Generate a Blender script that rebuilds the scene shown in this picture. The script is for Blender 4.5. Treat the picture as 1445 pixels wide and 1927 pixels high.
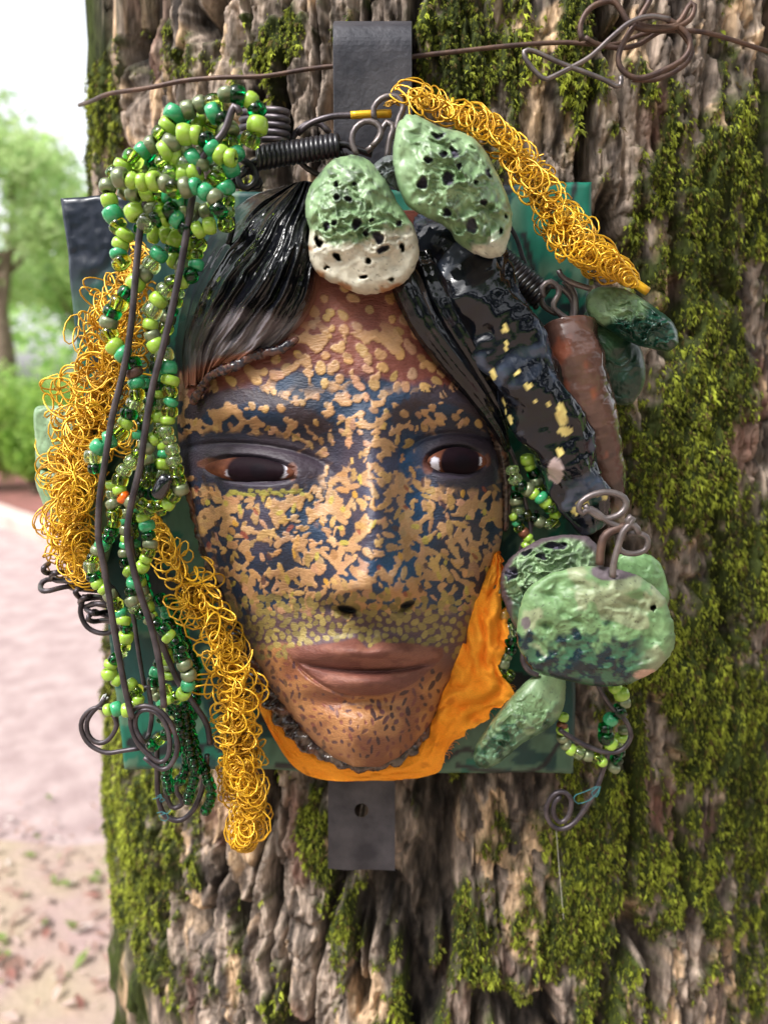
import bpy, math, random
import numpy as np
from mathutils import Vector, Quaternion
random.seed(7); rng = np.random.default_rng(7)
for o in list(bpy.data.objects): bpy.data.objects.remove(o)
SC = bpy.context.scene; COL = SC.collection
R = math.radians

# ---------------------------------------------------------------- camera, sky, sun, exposure
FPX = 1450.0; PITCH = R(9.5); CAM = np.array([0.0, -0.5, 1.5])
cd = bpy.data.cameras.new('camera'); cam = bpy.data.objects.new('camera', cd); COL.objects.link(cam)
cam.location = CAM; cam.rotation_euler = (R(90) - PITCH, 0, 0)
cd.sensor_fit = 'VERTICAL'; cd.sensor_height = 36; cd.lens = FPX / 1927 * 36
cd.clip_start = 0.01; cd.clip_end = 600
cd.dof.use_dof = True; cd.dof.focus_distance = 0.408; cd.dof.aperture_fstop = 6.0
SC.camera = cam
SC.render.resolution_x = 767; SC.render.resolution_y = 1024
W = bpy.data.worlds.new('World'); SC.world = W; W.use_nodes = True
nt = W.node_tree; nt.nodes.clear()
SUN_EL, SUN_AZ = R(50), R(232)      # azimuth: compass style, the sun stands behind the left shoulder of the camera
sky = nt.nodes.new('ShaderNodeTexSky'); sky.sky_type = 'NISHITA'; sky.sun_disc = False
sky.sun_elevation = SUN_EL; sky.sun_rotation = SUN_AZ; sky.air_density = 1.0; sky.dust_density = 3.0; sky.ozone_density = 1.0
hs = nt.nodes.new('ShaderNodeHueSaturation'); hs.inputs['Saturation'].default_value = 0.16
bg = nt.nodes.new('ShaderNodeBackground'); bg.inputs['Strength'].default_value = 0.135
ow = nt.nodes.new('ShaderNodeOutputWorld')
nt.links.new(sky.outputs[0], hs.inputs['Color']); nt.links.new(hs.outputs[0], bg.inputs['Color']); nt.links.new(bg.outputs[0], ow.inputs['Surface'])
sd = bpy.data.lights.new('sun', 'SUN'); sd.energy = 1.5; sd.angle = R(16); sd.color = (1.0, 0.97, 0.92)
sun = bpy.data.objects.new('sun', sd); COL.objects.link(sun)
sdir = Vector((math.sin(SUN_AZ) * math.cos(SUN_EL), math.cos(SUN_AZ) * math.cos(SUN_EL), math.sin(SUN_EL)))
sun.rotation_euler = sdir.to_track_quat('Z', 'Y').to_euler(); sun.location = (0, -2, 5)
SC.view_settings.view_transform = 'Standard'; SC.view_settings.look = 'None'
SC.view_settings.exposure = 1.5; SC.view_settings.gamma = 1.0
SC.view_settings.use_curve_mapping = False

CROWN_N = 15000
# ---------------------------------------------------------------- geometry helpers
cP, sP = math.cos(PITCH), math.sin(PITCH)
def ray(px, py):
    a = (np.asarray(px, float) - 722.5) / FPX; b = (963.5 - np.asarray(py, float)) / FPX
    return a, cP + b * sP, -sP + b * cP
def P(px, py, d):
    """the point seen at px,py on the vertical plane d metres in front of the bark"""
    rx, ry, rz = ray(px, py); t = (0.5 - np.asarray(d, float)) / ry
    return np.stack([rx * t + CAM[0], ry * t + CAM[1], rz * t + CAM[2]], -1)
def at(px, py, Y, z=None):
    rx, ry, rz = ray(px, py); t = (Y + 0.5) / ry
    return np.array([rx * t, Y, CAM[2] + rz * t])
def ground(px, py, z=0.0):
    rx, ry, rz = ray(px, py); t = (z - CAM[2]) / rz
    return np.array([rx * t, CAM[1] + ry * t, z])
def proj(V):
    q = V - CAM; fw = q[..., 1] * cP - q[..., 2] * sP; up = q[..., 1] * sP + q[..., 2] * cP
    fw = np.where(np.abs(fw) < 1e-6, 1e-6, fw)
    return 722.5 + FPX * q[..., 0] / fw, 963.5 - FPX * up / fw, fw
def mpp(d): return (0.5 - d) / FPX          # metres per pixel at depth d
def lin(r, g, b):
    c = np.array([r, g, b], float) / 255
    return np.where(c <= 0.04045, c / 12.92, ((c + 0.055) / 1.055) ** 2.4)
def ss(a, b, x):
    t = np.clip((np.asarray(x, float) - a) / (b - a), 0, 1); return t * t * (3 - 2 * t)
def hsh(i, j, k):
    n = (i.astype(np.int64) * 374761393 + j.astype(np.int64) * 668265263 + k.astype(np.int64) * 2147483647 % 4294967291) & 0xFFFFFFFF
    n = ((n ^ (n >> 13)) * 1274126177) & 0xFFFFFFFF
    n = ((n ^ (n >> 16)) * 2246822519) & 0xFFFFFFFF
    return ((n ^ (n >> 15)) & 0xFFFFFF) / float(0xFFFFFF)
def vn(x, y, s=0):
    x = np.asarray(x, float); y = np.asarray(y, float)
    i = np.floor(x); j = np.floor(y); u = x - i; v = y - j
    u = u * u * (3 - 2 * u); v = v * v * (3 - 2 * v); k = np.full_like(i, s)
    a = hsh(i, j, k); b = hsh(i + 1, j, k); c = hsh(i, j + 1, k); d = hsh(i + 1, j + 1, k)
    return (a * (1 - u) + b * u) * (1 - v) + (c * (1 - u) + d * u) * v
def fbm(x, y, s=0, o=4, g=0.5):
    r = 0; a = 1; n = 0
    for q in range(o):
        r = r + a * vn(x * 2 ** q + q * 17.3, y * 2 ** q + q * 9.1, s + q * 31); n += a; a *= g
    return r / n
def voro(x, y, s=0):
    i = np.floor(x); j = np.floor(y); F1 = np.full(x.shape, 9.0); F2 = F1.copy(); cid = np.zeros(x.shape)
    for di in (-1, 0, 1):
        for dj in (-1, 0, 1):
            a = i + di; b = j + dj; k = np.full_like(a, s)
            dx = a + hsh(a, b, k) - x; dy = b + hsh(a, b, k + 7) - y; D = np.sqrt(dx * dx + dy * dy)
            m = D < F1; F2 = np.where(m, F1, np.minimum(F2, D)); cid = np.where(m, hsh(a, b, k + 13), cid); F1 = np.where(m, D, F1)
    return F1, F2, cid
def cr(pts, n, closed=False):
    p = np.array(pts, float); m = len(p)
    if closed: p = np.vstack([p[-1], p, p[0], p[1]]); segs = m
    else: p = np.vstack([2 * p[0] - p[1], p, 2 * p[-1] - p[-2]]); segs = m - 1
    t = np.linspace(0, segs, n, endpoint=not closed); i = np.minimum(t.astype(int), segs - 1); u = (t - i)[:, None]
    a, b, c, d = p[i], p[i + 1], p[i + 2], p[i + 3]
    return 0.5 * (2 * b + (c - a) * u + (2 * a - 5 * b + 4 * c - d) * u * u + (3 * b - a - 3 * c + d) * u ** 3)
def even(p, n):
    s = np.r_[0, np.cumsum(np.linalg.norm(np.diff(p, axis=0), axis=1))]
    t = np.linspace(0, s[-1], n); return np.stack([np.interp(t, s, p[:, k]) for k in range(p.shape[1])], -1)
def gridf(nu, nv, wu=False, wv=False, off=0, flip=False):
    """quads of an array indexed [v, u]"""
    iu = np.arange(nu if wu else nu - 1); iv = np.arange(nv if wv else nv - 1)
    U, V = np.meshgrid(iu, iv); U2 = (U + 1) % nu; V2 = (V + 1) % nv
    f = np.stack([V * nu + U, V * nu + U2, V2 * nu + U2, V2 * nu + U], -1).reshape(-1, 4) + off
    return f[:, ::-1] if flip else f

def props(o, label=None, cat=None, group=None, kind=None):
    if label: o['label'] = label
    if cat: o['category'] = cat
    if group: o['group'] = group
    if kind: o['kind'] = kind
    return o
def thing(name, label, cat, loc, group=None, rot=None):
    o = bpy.data.objects.new(name, None); COL.objects.link(o); o.empty_display_size = 0.02
    o.location = loc; return props(o, label, cat, group)
def meshdata(name, V, F, mat, col=None, smooth=True):
    V = np.asarray(V, np.float32).reshape(-1, 3); me = bpy.data.meshes.new(name)
    if isinstance(F, np.ndarray):
        k = F.shape[1]; flat = F.astype(np.int32).ravel(); st = np.arange(len(F), dtype=np.int32) * k; tot = np.full(len(F), k, np.int32)
    else:
        Fs = []
        for g in F: Fs.extend(list(g) if np.ndim(g[0]) > 0 else [g])
        tot = np.array([len(f) for f in Fs], np.int32); flat = np.concatenate([np.asarray(f) for f in Fs]).astype(np.int32); st = np.r_[0, np.cumsum(tot)[:-1]].astype(np.int32)
    me.vertices.add(len(V)); me.vertices.foreach_set('co', V.ravel())
    me.loops.add(len(flat)); me.loops.foreach_set('vertex_index', flat)
    me.polygons.add(len(st)); me.polygons.foreach_set('loop_start', st); me.polygons.foreach_set('loop_total', tot)
    me.update(calc_edges=True); me.validate()
    me.polygons.foreach_set('use_smooth', np.full(len(me.polygons), smooth, bool))
    if col is not None:
        a = me.color_attributes.new('paint', 'FLOAT_COLOR', 'POINT'); a.data.foreach_set('color', np.asarray(col, np.float32).ravel())
    me.materials.append(mat); return me
def mobj(name, V, F, mat, parent=None, col=None, smooth=True, loc=None):
    V = np.asarray(V, float).reshape(-1, 3)
    if parent is not None: base = np.array(parent_loc(parent))
    else: base = V.mean(0) if loc is None else np.array(loc)
    o = bpy.data.objects.new(name, meshdata(name, V - base, F, mat, col, smooth)); COL.objects.link(o)
    if parent is not None: o.parent = parent
    else: o.location = base
    return o
def parent_loc(p):
    l = np.array(p.location)
    while p.parent is not None: p = p.parent; l = l + np.array(p.location)
    return l
class Acc:
    def __init__(s): s.V = []; s.F = []; s.C = []; s.n = 0
    def add(s, V, F, C=None):
        s.V.append(V); s.F.append(F + s.n); s.n += len(V)
        if C is not None: s.C.append(C)
    def build(s, name, mat, parent=None, smooth=True, loc=None):
        k = {f.shape[1] for f in s.F}
        F = np.vstack(s.F) if len(k) == 1 else [f for g in s.F for f in g]
        return mobj(name, np.vstack(s.V), F, mat, parent, np.vstack(s.C) if s.C else None, smooth, loc)
def sweep(p, r, sides=8, cap=True):
    """tube along p (n,3); r scalar or (n,)"""
    n = len(p); T = np.gradient(p, axis=0); T /= np.linalg.norm(T, axis=1)[:, None] + 1e-12
    N = np.zeros((n, 3)); a = np.array([0.3, 0.2, 0.9]); v = a - T[0] * a.dot(T[0]); N[0] = v / np.linalg.norm(v)
    for i in range(1, n):
        v = N[i - 1] - T[i] * N[i - 1].dot(T[i]); N[i] = v / (np.linalg.norm(v) + 1e-12)
    B = np.cross(T, N); r = np.broadcast_to(np.asarray(r, float), (n,))
    th = np.arange(sides) * 2 * math.pi / sides
    V = p[:, None] + r[:, None, None] * (np.cos(th)[None, :, None] * N[:, None] + np.sin(th)[None, :, None] * B[:, None])
    V = V.reshape(-1, 3); F = gridf(sides, n, wu=True)
    if cap:
        V = np.vstack([V, p[0], p[-1]]); c0, c1 = len(V) - 2, len(V) - 1
        q = np.arange(sides); q2 = (q + 1) % sides; L = (n - 1) * sides
        F = np.vstack([F, np.stack([q2, q, np.full(sides, c0), np.full(sides, c0)], -1), np.stack([L + q, L + q2, np.full(sides, c1), np.full(sides, c1)], -1)])
    return V, F, (T, N, B)
def fixtri(F):      # degenerate quads -> keep as triangles
    return [f[:3] if f[2] == f[3] else f for f in F]
def wpath(pts, n=None, jit=0.0):
    """pixel polyline (px,py,d) -> smooth world path"""
    p = cr(pts, max(8, len(pts) * 10)); w = P(p[:, 0], p[:, 1], p[:, 2])
    L = np.linalg.norm(np.diff(w, axis=0), axis=1).sum()
    w = even(w, n or max(8, int(L / 0.0025)))
    return w
def rod(name, pts, rpx, mat, parent=None, sides=8, jit=0.0, loc=None, taper=False):
    w = wpath(pts); n = len(w); d = float(np.mean([q[2] for q in pts])); r = rpx * mpp(d)
    rr = r * (1 + 0.08 * (vn(np.arange(n) * 0.3, np.zeros(n), random.randint(0, 99)) - 0.5))
    V, F, _ = sweep(w, rr, sides); return mobj(name, V, fixtri(F), mat, parent, loc=loc)

# ---------------------------------------------------------------- materials
def mat_base(name):
    m = bpy.data.materials.new(name); m.use_nodes = True; n = m.node_tree.nodes; b = n['Principled BSDF']; return m, m.node_tree, b
def N(t, kind, **kw):
    n = t.nodes.new(kind)
    for k, v in kw.items():
        if hasattr(n, k): setattr(n, k, v)
        else: n.inputs[k.replace('_', ' ')].default_value = v
    return n
def add_bump(t, b, scale, strength, dist=0.001, detail=4, stretch=None, prev=None):
    tc = N(t, 'ShaderNodeTexCoord'); mp = N(t, 'ShaderNodeMapping')
    if stretch: mp.inputs['Scale'].default_value = stretch
    nz = N(t, 'ShaderNodeTexNoise'); nz.inputs['Scale'].default_value = scale; nz.inputs['Detail'].default_value = detail
    bp = N(t, 'ShaderNodeBump'); bp.inputs['Strength'].default_value = strength; bp.inputs['Distance'].default_value = dist
    t.links.new(tc.outputs['Object'], mp.inputs[0]); t.links.new(mp.outputs[0], nz.inputs['Vector']); t.links.new(nz.outputs[0], bp.inputs['Height'])
    t.links.new(bp.outputs[0], b.inputs['Normal']); return nz, bp
def m_paint(name, rmax=0.75, rmin=0.12, bscale=400, bstr=0.3, bdist=0.0006, stretch=None, coat=0.0, metal_gloss=0.0, var=0.12, spec=0.5):
    """vertex colour carries the paint, its alpha the gloss of the glaze"""
    m, t, b = mat_base(name); a = N(t, 'ShaderNodeAttribute'); a.attribute_name = 'paint'
    mr = N(t, 'ShaderNodeMapRange'); mr.inputs['To Min'].default_value = rmax; mr.inputs['To Max'].default_value = rmin
    t.links.new(a.outputs['Alpha'], mr.inputs['Value']); t.links.new(mr.outputs[0], b.inputs['Roughness'])
    nz, bp = add_bump(t, b, bscale, bstr, bdist, 5, stretch)
    mx = N(t, 'ShaderNodeHueSaturation'); m2 = N(t, 'ShaderNodeMapRange'); m2.inputs['To Min'].default_value = 1 - var; m2.inputs['To Max'].default_value = 1 + var
    t.links.new(nz.outputs[0], m2.inputs['Value']); t.links.new(a.outputs['Color'], mx.inputs['Color']); t.links.new(m2.outputs[0], mx.inputs['Value'])
    m2.inputs['From Min'].default_value = 0.25; m2.inputs['From Max'].default_value = 0.75
    t.links.new(mx.outputs[0], b.inputs['Base Color']); b.inputs['Specular IOR Level'].default_value = spec
    if coat: b.inputs['Coat Weight'].default_value = coat; b.inputs['Coat Roughness'].default_value = 0.08
    return m
def m_plain(name, rgb, rough=0.5, metal=0.0, bscale=0, bstr=0.3, bdist=0.0005, rgb2=None, cscale=60, coat=0, trans=0, ior=1.5, stretch=None):
    m, t, b = mat_base(name); c = tuple(lin(*rgb)) + (1,)
    b.inputs['Base Color'].default_value = c; b.inputs['Roughness'].default_value = rough; b.inputs['Metallic'].default_value = metal
    b.inputs['Transmission Weight'].default_value = trans; b.inputs['IOR'].default_value = ior
    if coat: b.inputs['Coat Weight'].default_value = coat; b.inputs['Coat Roughness'].default_value = 0.05
    if rgb2 is not None:
        tc = N(t, 'ShaderNodeTexCoord'); nz = N(t, 'ShaderNodeTexNoise'); nz.inputs['Scale'].default_value = cscale; nz.inputs['Detail'].default_value = 6
        rp = N(t, 'ShaderNodeValToRGB'); rp.color_ramp.elements[0].position = 0.38; rp.color_ramp.elements[1].position = 0.64
        rp.color_ramp.elements[0].color = c; rp.color_ramp.elements[1].color = tuple(lin(*rgb2)) + (1,)
        t.links.new(tc.outputs['Object'], nz.inputs['Vector']); t.links.new(nz.outputs[0], rp.inputs[0]); t.links.new(rp.outputs[0], b.inputs['Base Color'])
    if bscale: add_bump(t, b, bscale, bstr, bdist, 4, stretch)
    return m
M = {}
M['bark'] = m_paint('bark', 0.95, 0.5, 260, 1.0, 0.0025, (1, 1, 0.3), var=0.6, spec=0.25)
M['eye'] = m_paint('eye_paint', 0.7, 0.4, 400, 0.4, 0.0004, None, var=0.2, spec=0.05)
M['face'] = m_paint('painted_clay', 0.66, 0.22, 420, 0.75, 0.0008, (1, 1, 2.4), var=0.14)
M['glaze'] = m_paint('glazed_clay', 0.6, 0.06, 130, 0.35, 0.0012, None, coat=0.0, var=0.22)
M['disc'] = m_paint('green_glazed_clay', 0.65, 0.14, 300, 0.5, 0.0008, None, var=0.22)
M['board'] = m_paint('board_paint', 0.6, 0.25, 180, 0.4, 0.0006, (1, 1, 0.5), var=0.2)
M['cloth'] = m_paint('orange_cotton', 0.95, 0.8, 1500, 0.9, 0.0006, None, var=0.16, spec=0.2)
M['moss'] = m_paint('moss', 0.85, 0.6, 300, 0.0, 0.0005, None, var=0.25, spec=0.2)
def leafy(m, w=0.35):
    t = m.node_tree; b = t.nodes['Principled BSDF']; out = t.nodes['Material Output']
    tr = N(t, 'ShaderNodeBsdfTranslucent'); mx = N(t, 'ShaderNodeMixShader'); mx.inputs[0].default_value = w
    src = b.inputs['Base Color'].links[0].from_socket; t.links.new(src, tr.inputs['Color'])
    t.links.new(b.outputs[0], mx.inputs[1]); t.links.new(tr.outputs[0], mx.inputs[2]); t.links.new(mx.outputs[0], out.inputs['Surface'])
leafy(M['moss'], 0.3)
M['leaf'] = m_paint('leaf', 0.6, 0.4, 3, 0.0, 0.0005, None, var=0.3, spec=0.3); leafy(M['leaf'], 0.5)
M['cord'] = m_plain('dark_annealed_wire', (62, 56, 62), 0.42, 0.55, 500, 0.3, 0.0003, (92, 84, 88), 120)
M['black_wire'] = m_plain('black_coated_wire', (20, 20, 24), 0.3, 0.0, 300, 0.2, 0.0003, (38, 36, 42), 90)
M['grey_wire'] = m_plain('grey_steel_wire', (98, 90, 92), 0.4, 0.6, 400, 0.4, 0.0003, (128, 118, 116), 100)
M['rusty_wire'] = m_plain('rusty_wire', (72, 56, 54), 0.55, 0.4, 500, 0.5, 0.0004, (104, 80, 68), 90)
M['yellow_wire'] = m_plain('yellow_wire', (230, 178, 40), 0.3, 0.35, 600, 0.15, 0.0002, (196, 144, 34), 90)
M['yellow_core'] = m_plain('yellow_core_wire', (150, 112, 30), 0.5, 0.3, 500, 0.6, 0.0006, (190, 140, 30), 200)
M['iron'] = m_plain('painted_iron_strap', (46, 46, 54), 0.5, 0.3, 350, 0.7, 0.0005, (78, 76, 82), 45)
M['thread'] = m_plain('teal_thread', (50, 110, 115), 0.7)
M['white_thread'] = m_plain('white_thread', (205, 205, 205), 0.7)
M['silk'] = m_plain('spider_silk', (190, 185, 175), 0.6)
M['hole'] = m_plain('dark_hole', (12, 12, 14), 0.8)
BM = {
 'lime': m_plain('bead_opaque_lime', (142, 180, 56), 0.2, 0, coat=0.5, rgb2=(158, 192, 76), cscale=90),
 'jade': m_plain('bead_opaque_jade', (42, 142, 92), 0.2, 0, coat=0.5, rgb2=(62, 158, 108), cscale=90),
 'sage': m_plain('bead_pearl_sage', (112, 122, 92), 0.3, 0.45, coat=0.3, rgb2=(134, 142, 108), cscale=120),
 'emerald': m_plain('bead_glass_emerald', (6, 140, 70), 0.03, 0, trans=1.0, ior=1.45),
 'clear': m_plain('bead_glass_lime', (196, 226, 90), 0.03, 0, trans=1.0, ior=1.42),
 'pale': m_plain('bead_glass_pale', (206, 232, 160), 0.05, 0, trans=0.92, ior=1.42, coat=1.0),
 'orange': m_plain('bead_orange', (246, 104, 12), 0.2, 0, coat=0.5),
 'copper': m_plain('bead_copper', (130, 82, 62), 0.3, 0.5),
 'brown': m_plain('bead_brown', (92, 66, 58), 0.35, 0.2),
 'black': m_plain('bead_black', (16, 18, 26), 0.1, 0, coat=0.8),
}
# ================================================================= THE SETTING
cxT, RT = 0.072, 0.36
ground_m, gt, gb = mat_base('ground')
m_path = m_plain('pink_gravel_path', (152, 131, 130), 0.95, 0, 30, 0.6, 0.012, (176, 156, 154), 7)
m_lawn = m_plain('lawn', (86, 118, 48), 0.95, 0, 20, 0.6, 0.02, (120, 150, 60), 1.2)
m_soil = m_plain('leaf_strewn_soil', (162, 138, 134), 0.95, 0, 40, 0.8, 0.01, (164, 148, 124), 3)
m_mulch = m_plain('red_mulch', (142, 92, 84), 0.95, 0, 30, 0.8, 0.02, (110, 72, 64), 4)
m_kerb = m_plain('kerb_stone', (198, 176, 168), 0.85, 0, 30, 0.4, 0.005, (176, 150, 142), 3)
bpy.data.materials.remove(ground_m)
def sheet(name, poly, z, mat, nsub=1):
    V = np.array([[x, y, z] for x, y in poly]); o = mobj(name, V, [list(range(len(poly)))], mat, smooth=False); return props(o, kind='structure')
sheet('lawn', [(-300, -300), (300, -300), (300, 300), (-300, 300)], -0.012, m_lawn)
k0 = ground(0, 990); k1 = ground(100, 1030); kd = (k1 - k0)[:2]; kd /= np.linalg.norm(kd); kn = np.array([-kd[1], kd[0]])
if kn[1] < 0: kn = -kn
A = k0[:2] - kd * 14; B = k0[:2] + kd * 22
near0 = ground(0, 1640)
sheet('path', [(A[0], near0[1] - 0.3 ), (B[0], near0[1] - 0.3), tuple(B), tuple(A)], 0.0, m_path)
sheet('soil', [(-9, -6), (9, -6)] + [(x_, near0[1] + .12 + .38 * float(fbm(np.array(x_ * 1.6), np.array(3.), 7, 3)) - .1) for x_ in np.linspace(9, -9, 180)], 0.006, m_soil)
c1 = A + kn * 0.22; c2 = B + kn * 0.22
sheet('planting_bed', [tuple(c1), tuple(c2), tuple(B + kn * 2.2), tuple(A + kn * 2.0)], 0.05, m_mulch)
# kerb: separate stones
kp = thing('kerb', 'pale pinkish stone kerb running along the far side of the path', 'kerb', (k0[0], k0[1], 0)); kp['kind'] = 'structure'
L = np.linalg.norm(B - A); nst = int(L / 0.9); kme = None
for i in range(nst):
    if kme is None:
        x0, x1, w, h = -0.445, 0.445, 0.2, 0.16
        v = [(x0, 0, -.02), (x1, 0, -.02), (x1, w, -.02), (x0, w, -.02), (x0, 0, h - .02), (x1, 0, h - .02), (x1, w, h), (x0, w, h), (x0, .02, h), (x1, .02, h)]
        f = [[0, 3, 2, 1], [0, 1, 5, 4], [4, 5, 9, 8], [8, 9, 6, 7], [2, 3, 7, 6], [0, 4, 8, 7, 3], [1, 2, 6, 9, 5]]
        kme = meshdata('kerb_stone', np.array(v, float), f, m_kerb, smooth=False)
    q = A + kd * (0.45 + 0.9 * i); o = bpy.data.objects.new('kerb_stone', kme); COL.objects.link(o); o.parent = kp
    o.location = (q[0] - k0[0], q[1] - k0[1], 0); o.rotation_euler.z = math.atan2(kd[1], kd[0])
# leaf litter, one mass
def leaf_cards(n, posf, size, colf, curl=0.3):
    p = posf(n); a = rng.uniform(0, 2 * math.pi, n); tl = rng.normal(0, 1, (n, 3)); tl /= np.linalg.norm(tl, axis=1)[:, None]
    return p, a, tl
acc = Acc(); n = 5000
lx = rng.uniform(-3.2, 1.5, n); ly = rng.uniform(-0.6, near0[1] + 0.55, n) ; keep = ly < near0[1] + 0.1 + 0.4 * rng.random(n); lx, ly = lx[keep], ly[keep]; n = len(lx)
ang = rng.uniform(0, 6.28, n); sz = rng.uniform(0.010, 0.032, n); ti = rng.normal(0, 0.35, (n, 2))
u = np.stack([np.cos(ang), np.sin(ang), ti[:, 0]], -1); w = np.stack([-np.sin(ang), np.cos(ang), ti[:, 1]], -1)
c = np.stack([lx, ly, np.full(n, 0.022)], -1)
V = np.stack([c - u * sz[:, None], c + w * sz[:, None] * .45 + [0, 0, .004], c + u * sz[:, None], c - w * sz[:, None] * .45 + [0, 0, .004]], 1).reshape(-1, 3)
V[:, 2] = np.maximum(V[:, 2], 0.009)
pal = np.array([lin(186, 156, 146), lin(206, 184, 176), lin(168, 136, 124), lin(136, 160, 84), lin(176, 126, 116), lin(214, 206, 200)])
cc = np.repeat(pal[rng.choice(6, n, p=[.28, .2, .18, .16, .12, .06])], 4, 0); cc = np.c_[cc, np.full(len(cc), .3)]
o = mobj('leaf_litter', V, np.arange(4 * n).reshape(-1, 4), M['leaf'], None, cc, False); props(o, kind='stuff')
o['label'] = 'dry pinkish brown leaf litter and small weeds scattered over the soil by the path'; o['category'] = 'leaf litter'

# ---------------------------------------------------------------- far trees and shrubs
def blob_leaves(cs, n, size, cols, squash=0.8):
    """cs: list of (centre, radius); leaf quads near the shells of the clumps"""
    k = rng.choice(len(cs), n, p=np.array([q[1] ** 2 for q in cs]) / sum(q[1] ** 2 for q in cs))
    C0 = np.array([q[0] for q in cs])[k]; r0 = np.array([q[1] for q in cs])[k]
    dr = rng.normal(0, 1, (n, 3)); dr /= np.linalg.norm(dr, axis=1)[:, None]
    p = C0 + dr * (r0 * rng.uniform(0.35, 1.08, n))[:, None] * [1, 1, squash]
    a = rng.normal(0, 1, (n, 3)); a /= np.linalg.norm(a, axis=1)[:, None]; b = np.cross(a, rng.normal(0, 1, (n, 3))); b /= np.linalg.norm(b, axis=1)[:, None]
    s = (size * rng.uniform(.6, 1.4, n))[:, None]
    V = np.stack([p - a * s, p + b * s * .5, p + a * s, p - b * s * .5], 1).reshape(-1, 3)
    c = cols[0] + (cols[1] - cols[0]) * rng.random(n)[:, None]; c = np.repeat(c, 4, 0)
    return V, np.arange(4 * n).reshape(-1, 4), np.c_[c, np.full(len(c), .4)]
m_trunk = m_plain('far_bark', (96, 80, 66), 0.9, 0, 20, 0.8, 0.02, (120, 104, 88), 5)
def far_tree(px, Y, H, rad, n, cols, label, nb=9, seed=0, lsz=.07):
    rs = np.random.default_rng(seed); b = ground(px, 900); x = (px - 722.5) / FPX * (Y + .5); base = np.array([x, Y, 0.0])
    t = thing('tree', label, 'tree', base, 'trees beyond the path')
    acc = Acc(); top = base + [0, 0, H * .62]
    path = cr([base - [0, 0, .1], base + [rs.normal(0, .1), 0, H * .3], top], 12); V, F, _ = sweep(path, np.linspace(rad * .13, rad * .05, 12), 8, False); acc.add(V, F)
    cs = []
    for i in range(nb):
        th = rs.uniform(0, 6.28); e = rs.uniform(-.5, 1.0); rr = rad * rs.uniform(.45, .9)
        c = base + np.array([math.cos(th) * rr, math.sin(th) * rr, H * .66 + e * H * .27]); cs.append((c, rad * rs.uniform(.28, .48)))
        s = path[rs.integers(5, 12)]; V, F, _ = sweep(cr([s, (s + c) / 2 + [0, 0, -.15], c], 8), np.linspace(rad * .04, rad * .012, 8), 5, False); acc.add(V, F)
    acc.build('trunk', m_trunk, t)
    V, F, C = blob_leaves(cs, n, lsz, cols); mobj('crown', V, F, M['leaf'], t, C, False)
    return t
gA = (lin(156, 190, 118), lin(216, 228, 174)); gB = (lin(136, 172, 104), lin(200, 216, 152))
far_tree(5, 13, 6.4, 1.7, 8000, gA, 'pale green leafy tree behind the kerb, nearest the left frame edge', 10, 3)
far_tree(-190, 17, 8, 3.0, 6000, gB, 'broad light green tree further left, behind the pale one', 12, 4, .1)
far_tree(210, 19, 6.5, 2.3, 6000, gB, 'light green tree standing mostly behind the mossy trunk', 12, 5, .1)
far_tree(1900, 16, 8, 3, 5000, gB, 'light green tree far to the right of the mossy trunk', 12, 6, .1)
fw = []
for i in range(60): a_ = i / 59; fw.append((np.array([-46 + 92 * a_, 38 + rng.uniform(-4, 4), rng.uniform(1.5, 7.5)]), rng.uniform(2.2, 3.6)))
V_, F_, C_ = blob_leaves(fw, 16000, .28, (lin(120, 160, 80), lin(186, 208, 136))); fwo = mobj('far_wood', V_, F_, M['leaf'], None, C_, False); props(fwo, 'hazy pale green wood closing the view far behind the path', 'wood', kind='stuff')
fw = []
for i in range(64):
    a_ = R(180) + R(180) * (i + .5) / 64; rr_ = 13 + rng.uniform(-1.5, 2.5); fw.append((np.array([rr_ * math.cos(a_) * 1.1, rr_ * math.sin(a_), rng.uniform(.8, 8.5)]), rng.uniform(1.4, 2.3)))
V_, F_, C_ = blob_leaves(fw, 26000, .27, (lin(22, 38, 16), lin(50, 74, 30))); fwo = mobj('added_wood', V_, F_, M['leaf'], None, C_, False); props(fwo, 'unseen dark green wood added behind the viewer to darken the glaze reflections', 'wood', kind='stuff')  # unseen leaf mass added behind the camera to darken reflections in the glaze
def shrub(px, Y, rad, H, n, cols, label, seed):
    rs = np.random.default_rng(seed); x = (px - 722.5) / FPX * (Y + .5); base = np.array([x, Y, 0.04])
    t = thing('shrub', label, 'shrub', base, 'shrubs in the bed behind the kerb')
    cs = []; acc = Acc()
    for i in range(8):
        c = base + np.array([rs.uniform(-1, 1) * rad * .6, rs.uniform(-.5, .5) * rad, H * rs.uniform(.3, .75)]); cs.append((c, rad * rs.uniform(.35, .55)))
        V, F, _ = sweep(cr([base, (base + c) / 2, c], 6), np.linspace(.03, .01, 6), 5, False); acc.add(V, F)
    acc.build('stem', m_trunk, t); V, F, C = blob_leaves(cs, n, .05, cols); mobj('foliage', V, F, M['leaf'], t, C, False)
shrub(60, 9.6, .55, 1.25, 3500, (lin(96, 140, 50), lin(160, 190, 90)), 'rounded green shrub in the bed just left of the hanging yellow wire', 11)
shrub(-60, 9.8, .8, 1.5, 3500, (lin(110, 150, 60), lin(176, 200, 100)), 'wide yellow green shrub at the left frame edge behind the kerb', 12)
shrub(20, 12, 1.2, 1.9, 4500, (lin(120, 165, 70), lin(190, 215, 130)), 'pale bushy shrub behind the two shrubs of the bed', 13)
shrub(180, 10.5, .9, 1.6, 2500, (lin(96, 140, 50), lin(160, 190, 90)), 'green shrub hidden for the most part by the mossy trunk', 14)

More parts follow.
